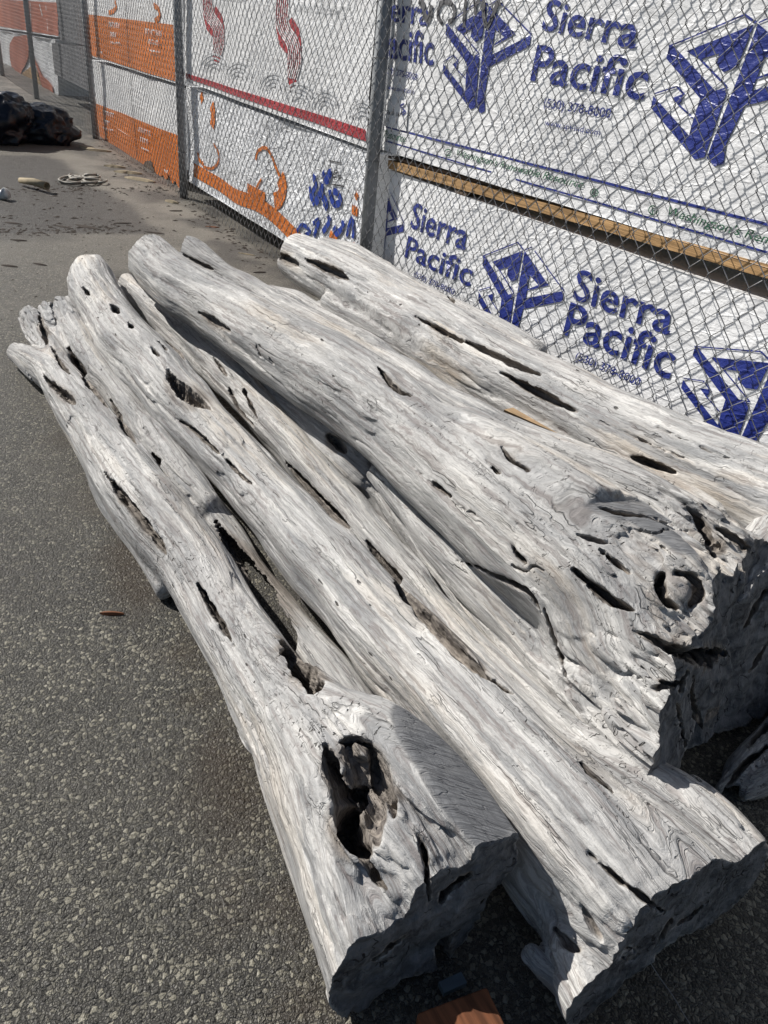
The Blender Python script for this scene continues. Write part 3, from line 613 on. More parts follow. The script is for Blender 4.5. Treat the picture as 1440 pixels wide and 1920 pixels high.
# ------------------------------------------------------------------ driftwood logs as carved solids
class Log:
    def __init__(s, strands, h=.005, seed=0, cut=None, flats=(), pad=.05, cut_noise=.006, kk=.022, rs=.95, zones=()):
        s.h, s.seed = h, seed; s.segs = []; s.strand = []
        ax0 = np.array(bp(*strands[0][1][0][:4])[0]); ax1 = np.array(bp(*strands[0][1][-1][:4])[0])
        X = ax1-ax0; X[2] = 0; X /= np.linalg.norm(X); Y = np.array([-X[1], X[0], 0]); s.O = ax0*np.array([1, 1, 0]); s.R = np.array([X, Y, [0, 0, 1.0]])
        sl = 0
        for opt, pts in strands:
            fz = opt.get('fz', 1.15); P = []; 
            for q in pts: p, r = bp(q[0], q[1], q[2]*rs*opt.get('r', 1), q[3], fz); P.append(np.r_[s.R@(p-s.O), r])
            P = spline(np.array(P), 4) if len(P) > 2 else np.array(P)
            acc = P[0][0]
            sid = len(s.strand); s.strand.append((fz, opt.get('k', kk), []))
            for a, b in zip(P[:-1], P[1:]):
                L = np.linalg.norm(b[:3]-a[:3]); s.segs.append((a, b, fz, acc, L, opt.get('k', kk))); s.strand[sid][2].append((a, b)); acc += L
        lo = np.min([np.minimum(a[:3]-a[3]*f, b[:3]-b[3]*f) for a, b, f, *_ in s.segs], 0)-pad
        hi = np.max([np.maximum(a[:3]+a[3]*f, b[:3]+b[3]*f) for a, b, f, *_ in s.segs], 0)+pad
        lo[2] = max(lo[2], -.02)
        s.lo = lo; s.n = np.ceil((hi-lo)/h).astype(int)+1
        s.ax = [lo[i]+np.arange(s.n[i])*h for i in range(3)]
        f = np.full(s.n, .12, np.float32)
        for fz, k, sg in s.strand:
            A_ = np.array([np.minimum(a[:3], b[:3])-max(a[3], b[3])*fz for a, b in sg]).min(0)-.06
            B_ = np.array([np.maximum(a[:3], b[:3])+max(a[3], b[3])*fz for a, b in sg]).max(0)+.06
            S1 = s.slab(A_, B_); st0 = np.array([q.start for q in S1]); d = np.full(f[S1].shape, .12, np.float32)
            for a, b in sg:
                S2 = s.slab(np.minimum(a[:3], b[:3])-max(a[3], b[3])*fz-.05, np.maximum(a[:3], b[:3])+max(a[3], b[3])*fz+.05)
                loc = tuple(slice(q.start-z, q.stop-z) for q, z in zip(S2, st0)); d[loc] = np.minimum(d[loc], s.segd(s.pts(S2), a, b, fz))
            o = f[S1]; hh = np.maximum(k-np.abs(o-d), 0)/k; f[S1] = np.minimum(o, d)-hh*hh*k*.25
        s.f = f
        s.noise_band(seed)
        for zp, zr, za in zones:
            p = s.R@(np.array(zp)-s.O); sl = s.slab(p-zr*1.4, p+zr*1.4); X = s.pts(sl); fw = s.f[sl]
            idx = np.where(np.abs(fw) < .04); Q = np.stack([s.ax[i][sl[i]][idx[i]] for i in range(3)], 1); r = np.linalg.norm(Q-p, axis=1)
            m = sm(r, zr*1.35, zr*.6); a1 = 1-np.abs(perlin(Q*[5, 24, 24]+11))*2.2; a2 = 1-np.abs(perlin(Q*[9, 52, 52]+31))*2.2; a3 = perlin(Q*[12, 14, 14]+5)
            fw[idx] += (za*m*(np.clip(a1, 0, 1)**2*.9+np.clip(a2, 0, 1)**2*.5+.6*a3)).astype(np.float32)
        for fl in flats: s.flat(*fl)
        s.cut = None; s.dc = None
        for cut in ([cut] if cut and not isinstance(cut, list) else (cut or [])):
            p, nrm, *cn_ = cut; cnz = cn_[0] if cn_ else cut_noise; p = s.R@(np.array(p)-s.O); nrm = s.R@np.array(nrm, float); nrm /= np.linalg.norm(nrm); s.cut = (s.cut or [])+[(p, nrm)]
            Xg = s.pts((slice(None),)*3); d = sum(nrm[i]*(Xg[i]-p[i]) for i in range(3)).astype(np.float32)
            idx = np.where((np.abs(d) < .045) & (s.f < .03)); Q = np.stack([s.ax[i][idx[i]] for i in range(3)], 1)
            d[idx] += cnz*perlin(Q*9+seed)+cnz*.5*perlin(Q*28)+.0035*perlin(Q*70)
            far = np.sqrt(sum((Xg[i]-p[i])**2 for i in range(3))) > 1.3
            d = np.where(far, np.float32(-1), d); s.dc = d if s.dc is None else np.maximum(s.dc, d)
    def slab(s, a, b):
        i0 = np.clip(np.floor((a-s.lo)/s.h).astype(int), 0, s.n-1); i1 = np.clip(np.ceil((b-s.lo)/s.h).astype(int)+1, 1, s.n)
        return tuple(slice(x, y) for x, y in zip(i0, i1))
    def pts(s, sl): return (s.ax[0][sl[0]].astype(np.float32)[:, None, None], s.ax[1][sl[1]].astype(np.float32)[None, :, None], s.ax[2][sl[2]].astype(np.float32)[None, None, :])
    def segd(s, X, a, b, fz):
        A = a[:3]; D = b[:3]-A; D2 = (D*[1, 1, 1/fz]); A2 = A*[1, 1, 1/fz]; L2 = D2@D2+1e-9
        q = [X[0]-A2[0], X[1]-A2[1], X[2]/fz-A2[2]]
        t = np.clip((q[0]*D2[0]+q[1]*D2[1]+q[2]*D2[2])/L2, 0, 1)
        return (np.sqrt((q[0]-t*D2[0])**2+(q[1]-t*D2[1])**2+(q[2]-t*D2[2])**2)-(a[3]+(b[3]-a[3])*t)).astype(np.float32)
    def noise_band(s, seed):
        idx = np.where(np.abs(s.f) < .035); Q = np.stack([s.ax[i][idx[i]] for i in range(3)], 1).astype(np.float32)
        flute = perlin(Q*[1.6, 17, 17]+seed*3.3); lump = perlin(Q*[5, 9, 9]+seed); fine = perlin(Q*[6, 42, 42]+seed*2)
        rid = 1-np.abs(perlin(Q*[2.6, 26, 26]+seed*5.1))*2
        pat = np.clip(perlin(Q*[3, 8, 8]+seed*9)*2.5, 0, 1); s.f[idx] += .0085*flute+.008*lump+.0028*fine*(.4+pat)+.005*np.clip(rid-.70, 0, 1)*3.3*(.25+pat)
    def flat(s, p, nrm, rad, k=.012):            # saw a plane off the surface round one place
        p = s.R@(np.array(p)-s.O); nrm = s.R@np.array(nrm, float); nrm /= np.linalg.norm(nrm)
        sl = s.slab(p-rad-.1, p+rad+.1); X = s.pts(sl); d = sum(nrm[i]*(X[i]-p[i]) for i in range(3))
        r = np.sqrt(sum((X[i]-p[i])**2 for i in range(3))); d = d-np.maximum(r-rad, 0)*1.2
        o = s.f[sl]; h = np.maximum(k-np.abs(o-d), 0)/k; s.f[sl] = np.maximum(o, d)+h*h*k*.25
        s.flats = getattr(s, 'flats', [])+[(p, nrm, rad)]
    def sample(s, P):
        q = (P-s.lo)/s.h; i = np.clip(np.floor(q).astype(int), 0, s.n-2); t = q-i; r = 0
        for a in (0, 1):
            for b in (0, 1):
                for c in (0, 1):
                    w = (t[:, 0] if a else 1-t[:, 0])*(t[:, 1] if b else 1-t[:, 1])*(t[:, 2] if c else 1-t[:, 2]); j = (i[:, 0]+a, i[:, 1]+b, i[:, 2]+c)
                    r = r+w*(s.f[j] if s.dc is None else np.maximum(s.f[j], s.dc[j]))
        return r
    def hit(s, px, py):
        v = ray(px, py); o = s.R@(C0-s.O); v = s.R@v; t = np.linspace(.15*1, 4.5, 3000)[:, None]/FOC; P = o+v*t
        ok = np.all((P > s.lo+s.h) & (P < s.lo+(s.n-2)*s.h), 1)
        if not ok.any(): return None
        P = P[ok]; f = s.sample(P); k = np.where(f < 0)[0]
        if not len(k): return None
        T = t[ok][k[0], 0]; e = s.h*1.5; p = P[k[0]]
        N = np.array([s.sample(np.array([p+d*e]))[0]-s.sample(np.array([p-d*e]))[0] for d in np.eye(3)]); N /= np.linalg.norm(N)+1e-9
        return p, N, T, v/np.linalg.norm(v)
    def carve(s, pits):
        s.pits = []
        for depth, pl, *o in pits:
            lean = o[0] if o else .5
            P = np.array(pl, float); L_ = np.linalg.norm(np.diff(P[:, :2], axis=0), axis=1).sum(); st = max(1.2, .38*np.median(P[:, 2])); P = spline(P, max(2, int(L_/st/len(P))))
            hits = []
            for x, y, w in P:
                r = s.hit(x, y)
                if r: hits.append((r, w))
            s.pits.append((hits, depth, lean))
        for hits, depth, lean in s.pits:
            m = np.mean([w for _, w in hits]) if hits else 1
            prev = None
            for (p, N, T, v), w in hits:
                r = max(w*T, .0020)*(1+.32*perlin(np.array([[p[0]*22, p[1]*22, s.seed]]))[0]); dd = -N*lean+v*(1-lean); dd /= np.linalg.norm(dd); dep = depth*min(1, w/(m*1.1))
                a = np.r_[p-dd*r*1.2, r*1.1]; b = np.r_[p+dd*dep, r*.55]
                if prev is not None and np.linalg.norm(prev[:3]-p) > .12: prev = None
                sl = s.slab(np.minimum(a[:3], b[:3])-r*1.1-.015, np.maximum(a[:3], b[:3])+r*1.1+.015)
                X_ = s.pts(sl); d = -s.segd(X_, a, b, 1.0); d += s.rough(sl)*1.1; o = s.f[sl]; k = .0025
                hh = np.maximum(k-np.abs(o-d), 0)/k; s.f[sl] = np.maximum(o, d)+hh*hh*k*.25; prev = p
    def rough(s, sl):
        if not hasattr(s, 'rf'):
            g = np.stack(np.meshgrid(np.arange(24), np.arange(24), np.arange(24), indexing='ij'), -1).reshape(-1, 3)
            t = np.arange(96); Q = np.stack(np.meshgrid(t, t, t, indexing='ij'), -1).reshape(-1, 3)*s.h
            s.rf = (.0032*perlin(Q*[22, 60, 60])+.002*perlin(Q*110)).reshape(96, 96, 96).astype(np.float32)
        i = [np.arange(q.start, q.stop) % 96 for q in sl]; return s.rf[np.ix_(*i)]
    def mesh(s, name, mat):
        f0 = s.f; f = f0 if s.dc is None else np.maximum(f0, s.dc); f[0] = f[-1] = .1; f[:, 0] = f[:, -1] = .1; f[:, :, -1] = .1; f[:, :, 0] = .1
        inside = f < 0; nx, ny, nz = f.shape; cnt = np.zeros((nx-1, ny-1, nz-1), np.int8)
        for a in (0, 1):
            for b in (0, 1):
                for c in (0, 1): cnt += inside[a:nx-1+a, b:ny-1+b, c:nz-1+c]
        act = np.where((cnt > 0) & (cnt < 8)); n = len(act[0]); I = np.stack(act, 1)
        idm = np.full(cnt.shape, -1, np.int32); idm[act] = np.arange(n)
        acc = np.zeros((n, 3)); num = np.zeros(n)
        cr = [(0, 0, 0), (1, 0, 0), (0, 1, 0), (1, 1, 0), (0, 0, 1), (1, 0, 1), (0, 1, 1), (1, 1, 1)]
        val = [f[I[:, 0]+a, I[:, 1]+b, I[:, 2]+c] for a, b, c in cr]
        for i in range(8):
            for ax in range(3):
                if cr[i][ax]: continue
                j = i | (1 << ax); m = (val[i] < 0) != (val[j] < 0); t = val[i]/(val[i]-val[j]+1e-12)
                P = np.array(cr[i], float)[None].repeat(n, 0); P[:, ax] += t; acc[m] += P[m]; num[m] += 1
        mp = I+acc/num[:, None]; gx = np.stack([np.clip(mp, 1, np.array(f.shape)-2.01)], 0)[0]
        AtA = np.zeros((n, 3, 3)); Atb = np.zeros((n, 3))
        for i in range(8):
            for ax in range(3):
                if cr[i][ax]: continue
                j = i | (1 << ax); m = np.where((val[i] < 0) != (val[j] < 0))[0]; t = val[i][m]/(val[i][m]-val[j][m]+1e-12)
                P = (I[m]+np.array(cr[i], float)); P[:, ax] += t
                C = I[m]+np.array(cr[i]); C2 = C.copy(); C2[:, ax] += 1
                def gr(q, f):
                    q = np.clip(q, 1, np.array(f.shape)-2); g_ = np.empty((len(q), 3))
                    for e in range(3):
                        qa = q.copy(); qb = q.copy(); qa[:, e] += 1; qb[:, e] -= 1; g_[:, e] = f[tuple(qa.T)]-f[tuple(qb.T)]
                    return g_
                N = gr(C, f0)*(1-t[:, None])+gr(C2, f0)*t[:, None]
                if s.dc is not None:
                    dv = s.dc[tuple(C.T)]*(1-t)+s.dc[tuple(C2.T)]*t; fv = f0[tuple(C.T)]*(1-t)+f0[tuple(C2.T)]*t; b_ = np.where(dv > fv)[0]
                    if len(b_): N[b_] = gr(C[b_], s.dc)
                N /= np.linalg.norm(N, axis=1)[:, None]+1e-9
                d = (N*(P-mp[m])).sum(1); np.add.at(AtA, m, N[:, :, None]*N[:, None, :]); np.add.at(Atb, m, N*d[:, None])
        AtA += np.eye(3)*.12; X_ = np.linalg.solve(AtA, Atb[:, :, None])[:, :, 0]; X_ = np.clip(X_, I-.2-mp, I+1.2-mp)
        V = s.lo+(mp+X_)*s.h
        Fs = []
        for ax in range(3):
            sh = [slice(1, -1)]*3; sh[ax] = slice(0, -1); sh2 = list(sh); sh2[ax] = slice(1, None)
            A = inside[tuple(sh)]; B = inside[tuple(sh2)]; e = np.stack(np.where(A != B), 1); fl = A[tuple(e.T)]
            for q in range(3):
                if q != ax: e[:, q] += 1
            u, w = [(1, 2), (2, 0), (0, 1)][ax]; du = np.eye(3, dtype=int)[u]; dw = np.eye(3, dtype=int)[w]
            q = [idm[tuple((e-x).T)] for x in (du+dw, dw, 0*du, du)]; Q = np.stack(q, 1); Q[~fl] = Q[~fl][:, ::-1]; Fs.append(Q)
        F = np.vstack(Fs); F = F[(F >= 0).all(1)]
        # flowing grain coordinates
        ws = np.zeros(n); G = np.zeros((n, 3)); 
        for a, b, fz, ac, L, k in s.segs:
            m = np.where((V[:, 0] > min(a[0], b[0])-.25) & (V[:, 0] < max(a[0], b[0])+.25))[0]
            if not len(m): continue
            D = b[:3]-a[:3]; q = V[m]-a[:3]; t = np.clip((q@D)/(D@D+1e-9), 0, 1); off = q-t[:, None]*D; d = np.linalg.norm(off*[1, 1, 1/fz], axis=1)-(a[3]+(b[3]-a[3])*t)
            w = np.exp(-np.maximum(d, -.06)/.014); sc_ = .09/np.maximum(a[3]+(b[3]-a[3])*t, .02)
            G[m] += w[:, None]*np.stack([ac+t*L, off[:, 1]*sc_, off[:, 2]*sc_], 1); ws[m] += w
        G /= np.maximum(ws, 1e-30)[:, None]
        cav = np.zeros(n); saw = np.zeros(n); endc = np.zeros(n)
        for hits, depth, lean in getattr(s, 'pits', []):
            for (p, N, T, v), w in hits:
                r = max(w*T, .003); dd = -N*lean+v*(1-lean); dd /= np.linalg.norm(dd); bx = np.where(np.abs(V-p).max(1) < depth+r*2)[0]
                if not len(bx): continue
                q = V[bx]-p; t = q@dd; rad = np.linalg.norm(q-t[:, None]*dd, axis=1)
                cav[bx] = np.maximum(cav[bx], sm(t, .001, .014)*sm(rad, r*2.0, r*1.2))
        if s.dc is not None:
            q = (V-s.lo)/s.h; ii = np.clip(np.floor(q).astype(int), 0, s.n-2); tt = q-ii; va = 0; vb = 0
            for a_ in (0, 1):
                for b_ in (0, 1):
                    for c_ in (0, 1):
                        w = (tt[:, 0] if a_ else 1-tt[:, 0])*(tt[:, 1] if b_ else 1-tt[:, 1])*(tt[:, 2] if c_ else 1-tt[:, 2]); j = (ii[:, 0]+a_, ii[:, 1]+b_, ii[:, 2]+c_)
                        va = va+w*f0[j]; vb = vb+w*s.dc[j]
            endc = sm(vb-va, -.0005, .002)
        for p, nn, rad in getattr(s, 'flats', []):
            saw = np.maximum(saw, sm(np.abs((V-p)@nn), .010, .004)*sm(np.linalg.norm(V-p, axis=1), rad*1.15, rad*.9))
        Wd = V@s.R+s.O
        o = mesh_obj(name, Wd, F, mat, None, True)
        me = o.data
        try: me.set_sharp_from_angle(angle=math.radians(42))
        except Exception: pass
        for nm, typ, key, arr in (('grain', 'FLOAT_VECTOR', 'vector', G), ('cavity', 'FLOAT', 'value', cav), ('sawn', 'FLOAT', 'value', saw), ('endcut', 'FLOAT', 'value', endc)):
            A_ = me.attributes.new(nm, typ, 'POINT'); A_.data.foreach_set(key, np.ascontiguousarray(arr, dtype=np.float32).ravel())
        return o
def place(o, label, cat, group=None):
    me = o.data; n = len(me.vertices); a = np.empty(n*3); me.vertices.foreach_get('co', a); a = a.reshape(-1, 3)
    c = (a.min(0)+a.max(0))/2; c[2] = a[:, 2].min(); me.vertices.foreach_set('co', (a-c).ravel()); o.location = c; me.update()
    return tag(o, label, cat, group)
GL = 'grey driftwood logs piled on the asphalt'
def cutplane(A, C, tilt=0.0, za=.33, zc=.02):
    a, c = at(*A, za), at(*C, zc); d = a-c; n = np.array([d[1], -d[0], 0]); n /= np.linalg.norm(n); n[2] = tilt; return ((a+c)/2, n)
# left log, lying on the asphalt
L1 = Log([
 ({'fz': 1.15}, [(32, 660, 18, .02), (70, 682, 27, .02), (112, 712, 38, .01), (148, 765, 46, 0), (180, 812, 50, 0), (217, 868, 57, 0), (262, 930, 66, 0), (318, 1000, 70, 0), (372, 1065, 68, 0), (440, 1190, 68, 0), (485, 1265, 70, 0), (527, 1335, 76, 0)]),
 ({'fz': 1.4, 'k': .05}, [(455, 1215, 46, 0), (490, 1270, 58, 0), (532, 1345, 72, 0), (575, 1440, 84, 0), (620, 1560, 90, 0), (655, 1680, 92, 0), (685, 1790, 88, 0), (710, 1900, 80, 0)]),
 ({'fz': 1.6, 'k': .05}, [(470, 1235, 40, 0), (530, 1320, 60, .01), (610, 1430, 84, .02), (690, 1530, 92, .03), (770, 1640, 92, .03), (840, 1760, 80, .03)]),
 ({'fz': 1.5, 'k': .035}, [(500, 1265, 26, .06), (565, 1325, 50, .07), (650, 1368, 60, .11), (735, 1415, 66, .14), (815, 1478, 70, .15), (885, 1555, 68, .15), (950, 1650, 64, .14)]),
 ({'fz': 1.3}, [(700, 1560, 60, .02), (800, 1690, 75, .01), (880, 1760, 85, .01), (930, 1800, 80, .01)]),
 ({'k': .015}, [(34, 555, 18, .05), (52, 590, 23, .04), (70, 622, 25, .04), (92, 660, 26, .03), (118, 712, 32, .02)]),
 ({'k': .020}, [(78, 552, 18, .07), (88, 585, 20, .07), (100, 620, 20, .06), (125, 662, 17, .05), (162, 705, 14, .05), (195, 740, 12, .03)]),
 ({'k': .014}, [(112, 550, 24, .06), (126, 588, 28, .06), (143, 625, 30, .05), (168, 668, 31, .04), (198, 712, 30, .03), (225, 748, 29, .02), (258, 790, 34, .01), (300, 850, 40, 0), (346, 915, 43, 0), (385, 960, 40, 0)]),
 ({'k': .008, 'fz': .95}, [(385, 960, 40, 0), (436, 1020, 30, 0), (484, 1080, 29, 0), (534, 1145, 32, 0), (588, 1215, 37, 0), (640, 1282, 42, 0), (700, 1360, 42, 0), (770, 1440, 40, 0)]),
 ({}, [(185, 905, 18, 0), (218, 965, 20, 0), (262, 1030, 20, 0), (310, 1100, 22, 0)]),
 ], .0042, 1.0, [cutplane((945, 1545), (610, 1903), .06), (at(85, 596, .09), (-.35, .93, .15), .035)], zones=[(at(90, 610, .1), .22, .010), (at(700, 1560, .3), .15, .005), (at(640, 1800, .15), .12, .004)], flats=[(at(780, 1430, .322), (.30, .02, .95), .20)], cut_noise=.014)
L1.carve([
 (.04, [(82, 705, 3), (105, 728, 8), (130, 748, 8), (141, 758, 3)]), (.10, [(128, 652, 4), (145, 685, 8), (170, 722, 10), (200, 762, 5)]), (.05, [(96, 650, 2), (115, 682, 5), (130, 700, 3)]),
 (.05, [(190, 878, 2), (225, 925, 8), (265, 975, 11), (298, 1018, 8), (312, 1040, 3)]), (.06, [(370, 1095, 4), (390, 1130, 8), (415, 1170, 7), (440, 1212, 2)]),
 (.05, [(285, 850, 3), (298, 872, 8), (313, 891, 4)]), (.05, [(207, 750, 3), (228, 790, 9), (255, 832, 3)]), (.04, [(74, 588, 3), (82, 620, 7), (88, 645, 3)]),
 (.22, [(404, 978, 4), (440, 1040, 16), (490, 1120, 26), (540, 1205, 26), (590, 1285, 22)]),
 (.035, [(650, 1392, 14), (676, 1450, 34), (700, 1520, 32), (706, 1580, 14)]), (.15, [(612, 1398, 7), (620, 1440, 16), (640, 1500, 22), (664, 1560, 28), (684, 1600, 14)]), (.07, [(688, 1395, 8), (712, 1440, 17), (732, 1490, 14), (738, 1530, 6)]), (.05, [(640, 1390, 5), (665, 1385, 6), (690, 1398, 5)]),
 (.04, [(678, 1605, 5), (702, 1640, 10), (724, 1668, 5)]), (.10, [(782, 1560, 3), (797, 1610, 5), (806, 1690, 4)]),
 (.03, [(860, 1745, 5), (830, 1780, 18), (845, 1840, 10)]), (.04, [(880, 1640, 6), (840, 1670, 8), (825, 1690, 4)]), (.03, [(700, 1800, 3), (740, 1770, 6), (760, 1755, 3)]), (.02, [(905, 1690, 8), (925, 1700, 14), (940, 1715, 8)]),
 ])
o1 = place(L1.mesh('driftwood_log', MW[0]), 'leftmost grey log, forked far end, flared sawn butt with a deep hollow knot', 'log', GL); del L1
# second log, widest sawn foot at the bottom right
L2 = Log([
 ({'fz': 1.2}, [(170, 512, 36, .05), (175, 545, 48, .05), (205, 600, 50, .05), (245, 655, 54, .05), (300, 710, 57, .05), (345, 765, 58, .05), (395, 820, 56, .05), (450, 880, 56, .05), (510, 945, 60, .05), (575, 1020, 68, .05), (640, 1090, 74, .05), (700, 1160, 79, .05), (770, 1235, 86, .05), (850, 1320, 94, .05), (930, 1410, 102, .05), (1010, 1500, 112, .05), (1090, 1590, 120, .05), (1170, 1690, 120, .05), (1250, 1790, 110, .05)]),
 ({'fz': 1.15, 'k': .009, 'r': .79}, [(240, 535, 26, .05), (300, 590, 36, .05), (365, 650, 42, .05), (430, 712, 44, .05), (490, 775, 46, .05), (550, 840, 48, .05), (610, 910, 48, .05), (670, 980, 48, .05), (730, 1050, 50, .05), (795, 1125, 52, .05), (865, 1210, 58, .05), (940, 1290, 66, .05), (1020, 1370, 74, .05), (1110, 1455, 88, .05), (1200, 1540, 100, .05), (1310, 1640, 104, .05), (1400, 1740, 100, .05)]),
 ({'k': .010}, [(340, 795, 12, .09), (382, 838, 18, .08), (432, 888, 21, .07), (492, 938, 23, .06), (545, 1000, 22, .06), (598, 1070, 23, .06), (658, 1146, 26, .06), (718, 1220, 28, .05), (785, 1306, 32, .04), (850, 1410, 44, .03), (930, 1530, 54, .03), (1000, 1630, 64, .03), (1070, 1720, 60, .03)]),
 ({'k': .008}, [(1048, 1668, 30, .05), (1066, 1712, 52, .03), (1082, 1762, 68, .02), (1110, 1830, 80, 0), (1140, 1900, 80, 0)]),
 ({'k': .014}, [(1003, 1788, 22, .04), (1040, 1815, 32, .02), (1090, 1850, 36, .0), (1150, 1900, 44, 0)]),
 ({'k': .007, 'r': .85}, [(700, 905, 18, .10), (760, 985, 24, .09), (830, 1075, 28, .09), (905, 1165, 32, .09), (975, 1250, 34, .09), (1050, 1330, 36, .09)]),
 ({'k': .05, 'fz': 1.25}, [(1140, 1430, 52, .08), (1240, 1500, 66, .07), (1330, 1585, 74, .06), (1420, 1680, 74, .05)]),
 ({'k': .05, 'fz': 1.2}, [(1060, 1480, 70, .07), (1180, 1580, 90, .07), (1280, 1680, 100, .07), (1360, 1770, 100, .07)]),
 ], .0046, 2.0, [cutplane((1430, 1572), (1112, 1888), .04, .26), (at(150, 492, .24), (-.6, .8, .15))], cut_noise=.007, zones=[(at(1080, 1760, .12), .09, .007)])
L2.carve([
 (.05, [(155, 538, 2.5), (162, 547, 5), (168, 553, 2)], .9), (.05, [(208, 570, 3), (216, 580, 7), (223, 587, 3)], .9), (.05, [(240, 604, 2.5), (245, 611, 5), (249, 615, 2)], .9), (.04, [(284, 650, 2), (291, 660, 5), (298, 667, 2)], .9),
 (.05, [(312, 640, 4), (328, 652, 9), (338, 662, 6), (346, 673, 3)]), (.06, [(312, 688, 2), (325, 712, 12), (350, 738, 17), (378, 757, 12), (397, 768, 2)], .8),
 (.09, [(537, 868, 3), (570, 905, 10), (610, 950, 13), (640, 978, 8), (656, 990, 3)]), (.05, [(688, 1015, 4), (720, 1060, 12), (780, 1130, 19), (850, 1210, 17), (910, 1265, 9), (960, 1300, 3)]),
 (.05, [(1080, 1418, 3), (1105, 1446, 8), (1130, 1468, 9), (1148, 1486, 4)]), (.035, [(1104, 1598, 3), (1150, 1640, 5), (1200, 1680, 6), (1246, 1712, 4)]),
 (.03, [(330, 785, 2), (362, 806, 5), (398, 838, 4), (410, 850, 1.5)]), (.02, [(415, 850, 1.5), (440, 880, 4), (480, 915, 2)]), (.03, [(430, 730, 3), (448, 768, 5), (476, 800, 3)]), (.03, [(455, 725, 3), (470, 760, 4), (482, 785, 2)]),
 (.03, [(298, 640, 2), (312, 655, 3)]), (.02, [(400, 670, 2), (415, 690, 5), (425, 705, 2)]), (.012, [(1090, 1700, 3), (1110, 1735, 9), (1125, 1760, 4)]), (.014, [(1040, 1740, 6), (1065, 1770, 10), (1090, 1780, 5)]),
 (.012, [(1160, 1790, 3), (1180, 1778, 4), (1196, 1790, 3), (1180, 1800, 4), (1160, 1792, 3)]),
 (.02, [(1330, 1690, 3), (1290, 1720, 6), (1262, 1740, 3)]), (.03, [(1230, 1775, 4), (1245, 1750, 9), (1258, 1725, 5)]),
 ])
o2 = place(L2.mesh('driftwood_log', MW[1]), 'second log from the left, broad smooth sawn foot with a swirly burl beneath it', 'log', GL); del L2
# big log on top
L3 = Log([
 ({'fz': 1.1}, [(248, 468, 44, .25), (288, 496, 47, .25), (328, 532, 51, .25), (375, 560, 52, .25), (430, 592, 58, .25), (490, 630, 66, .25), (550, 668, 72, .25), (610, 702, 78, .25), (670, 740, 82, .25), (730, 785, 86, .25), (790, 835, 90, .25), (850, 885, 96, .25), (910, 938, 103, .25), (980, 998, 110, .24), (1050, 1060, 116, .22), (1120, 1125, 120, .2), (1200, 1200, 120, .18), (1290, 1300, 110, .15)]),
 ({'k': .02}, [(298, 446, 26, .28), (345, 470, 31, .27), (395, 502, 24, .27), (450, 532, 21, .27), (510, 568, 26, .27), (580, 612, 32, .28), (660, 655, 36, .29), (740, 705, 42, .30), (810, 755, 46, .3), (880, 800, 50, .3), (960, 845, 58, .28), (1050, 888, 66, .28), (1150, 935, 74, .28), (1250, 985, 80, .28), (1340, 1050, 84, .26), (1450, 1130, 80, .22)]),
 ({'k': .03}, [(860, 845, 80, .27), (960, 915, 95, .27), (1060, 985, 105, .27), (1160, 1050, 105, .27), (1260, 1120, 100, .27), (1370, 1210, 90, .25)]),
 ({'k': .012}, [(700, 885, 14, .20), (740, 930, 22, .18), (800, 1000, 30, .16), (860, 1060, 40, .14), (930, 1120, 52, .12), (1000, 1190, 60, .10), (1070, 1270, 66, .10), (1150, 1350, 80, .10), (1250, 1440, 90, .1)]),
 ({'k': .02, 'fz': 1.5}, [(1100, 1180, 90, .14), (1180, 1270, 100, .12), (1280, 1380, 110, .1)]),
 ({'k': .03, 'fz': 1.6}, [(1250, 1100, 90, .12), (1330, 1180, 100, .1), (1420, 1280, 110, .08), (1520, 1400, 110, .06)]),
 ({'k': .03, 'fz': 1.4}, [(1340, 1080, 80, .15), (1430, 1180, 90, .12), (1530, 1300, 100, .1)]),
 ], .005, 3.0, [(at(1368, 1052, .5), (.80, -.56, .24)), (at(252, 480, .40), (-.86, .48, .1), .02)], flats=[(at(1130, 1190, .475), (-.08, -.36, .92), .15), (at(1240, 1040, .53), (.05, -.02, .99), .2)], cut_noise=.020, zones=[(at(1310, 1000, .5), .20, .014), (at(1130, 1360, .25), .17, .018), (at(1330, 1230, .4), .12, .012)])
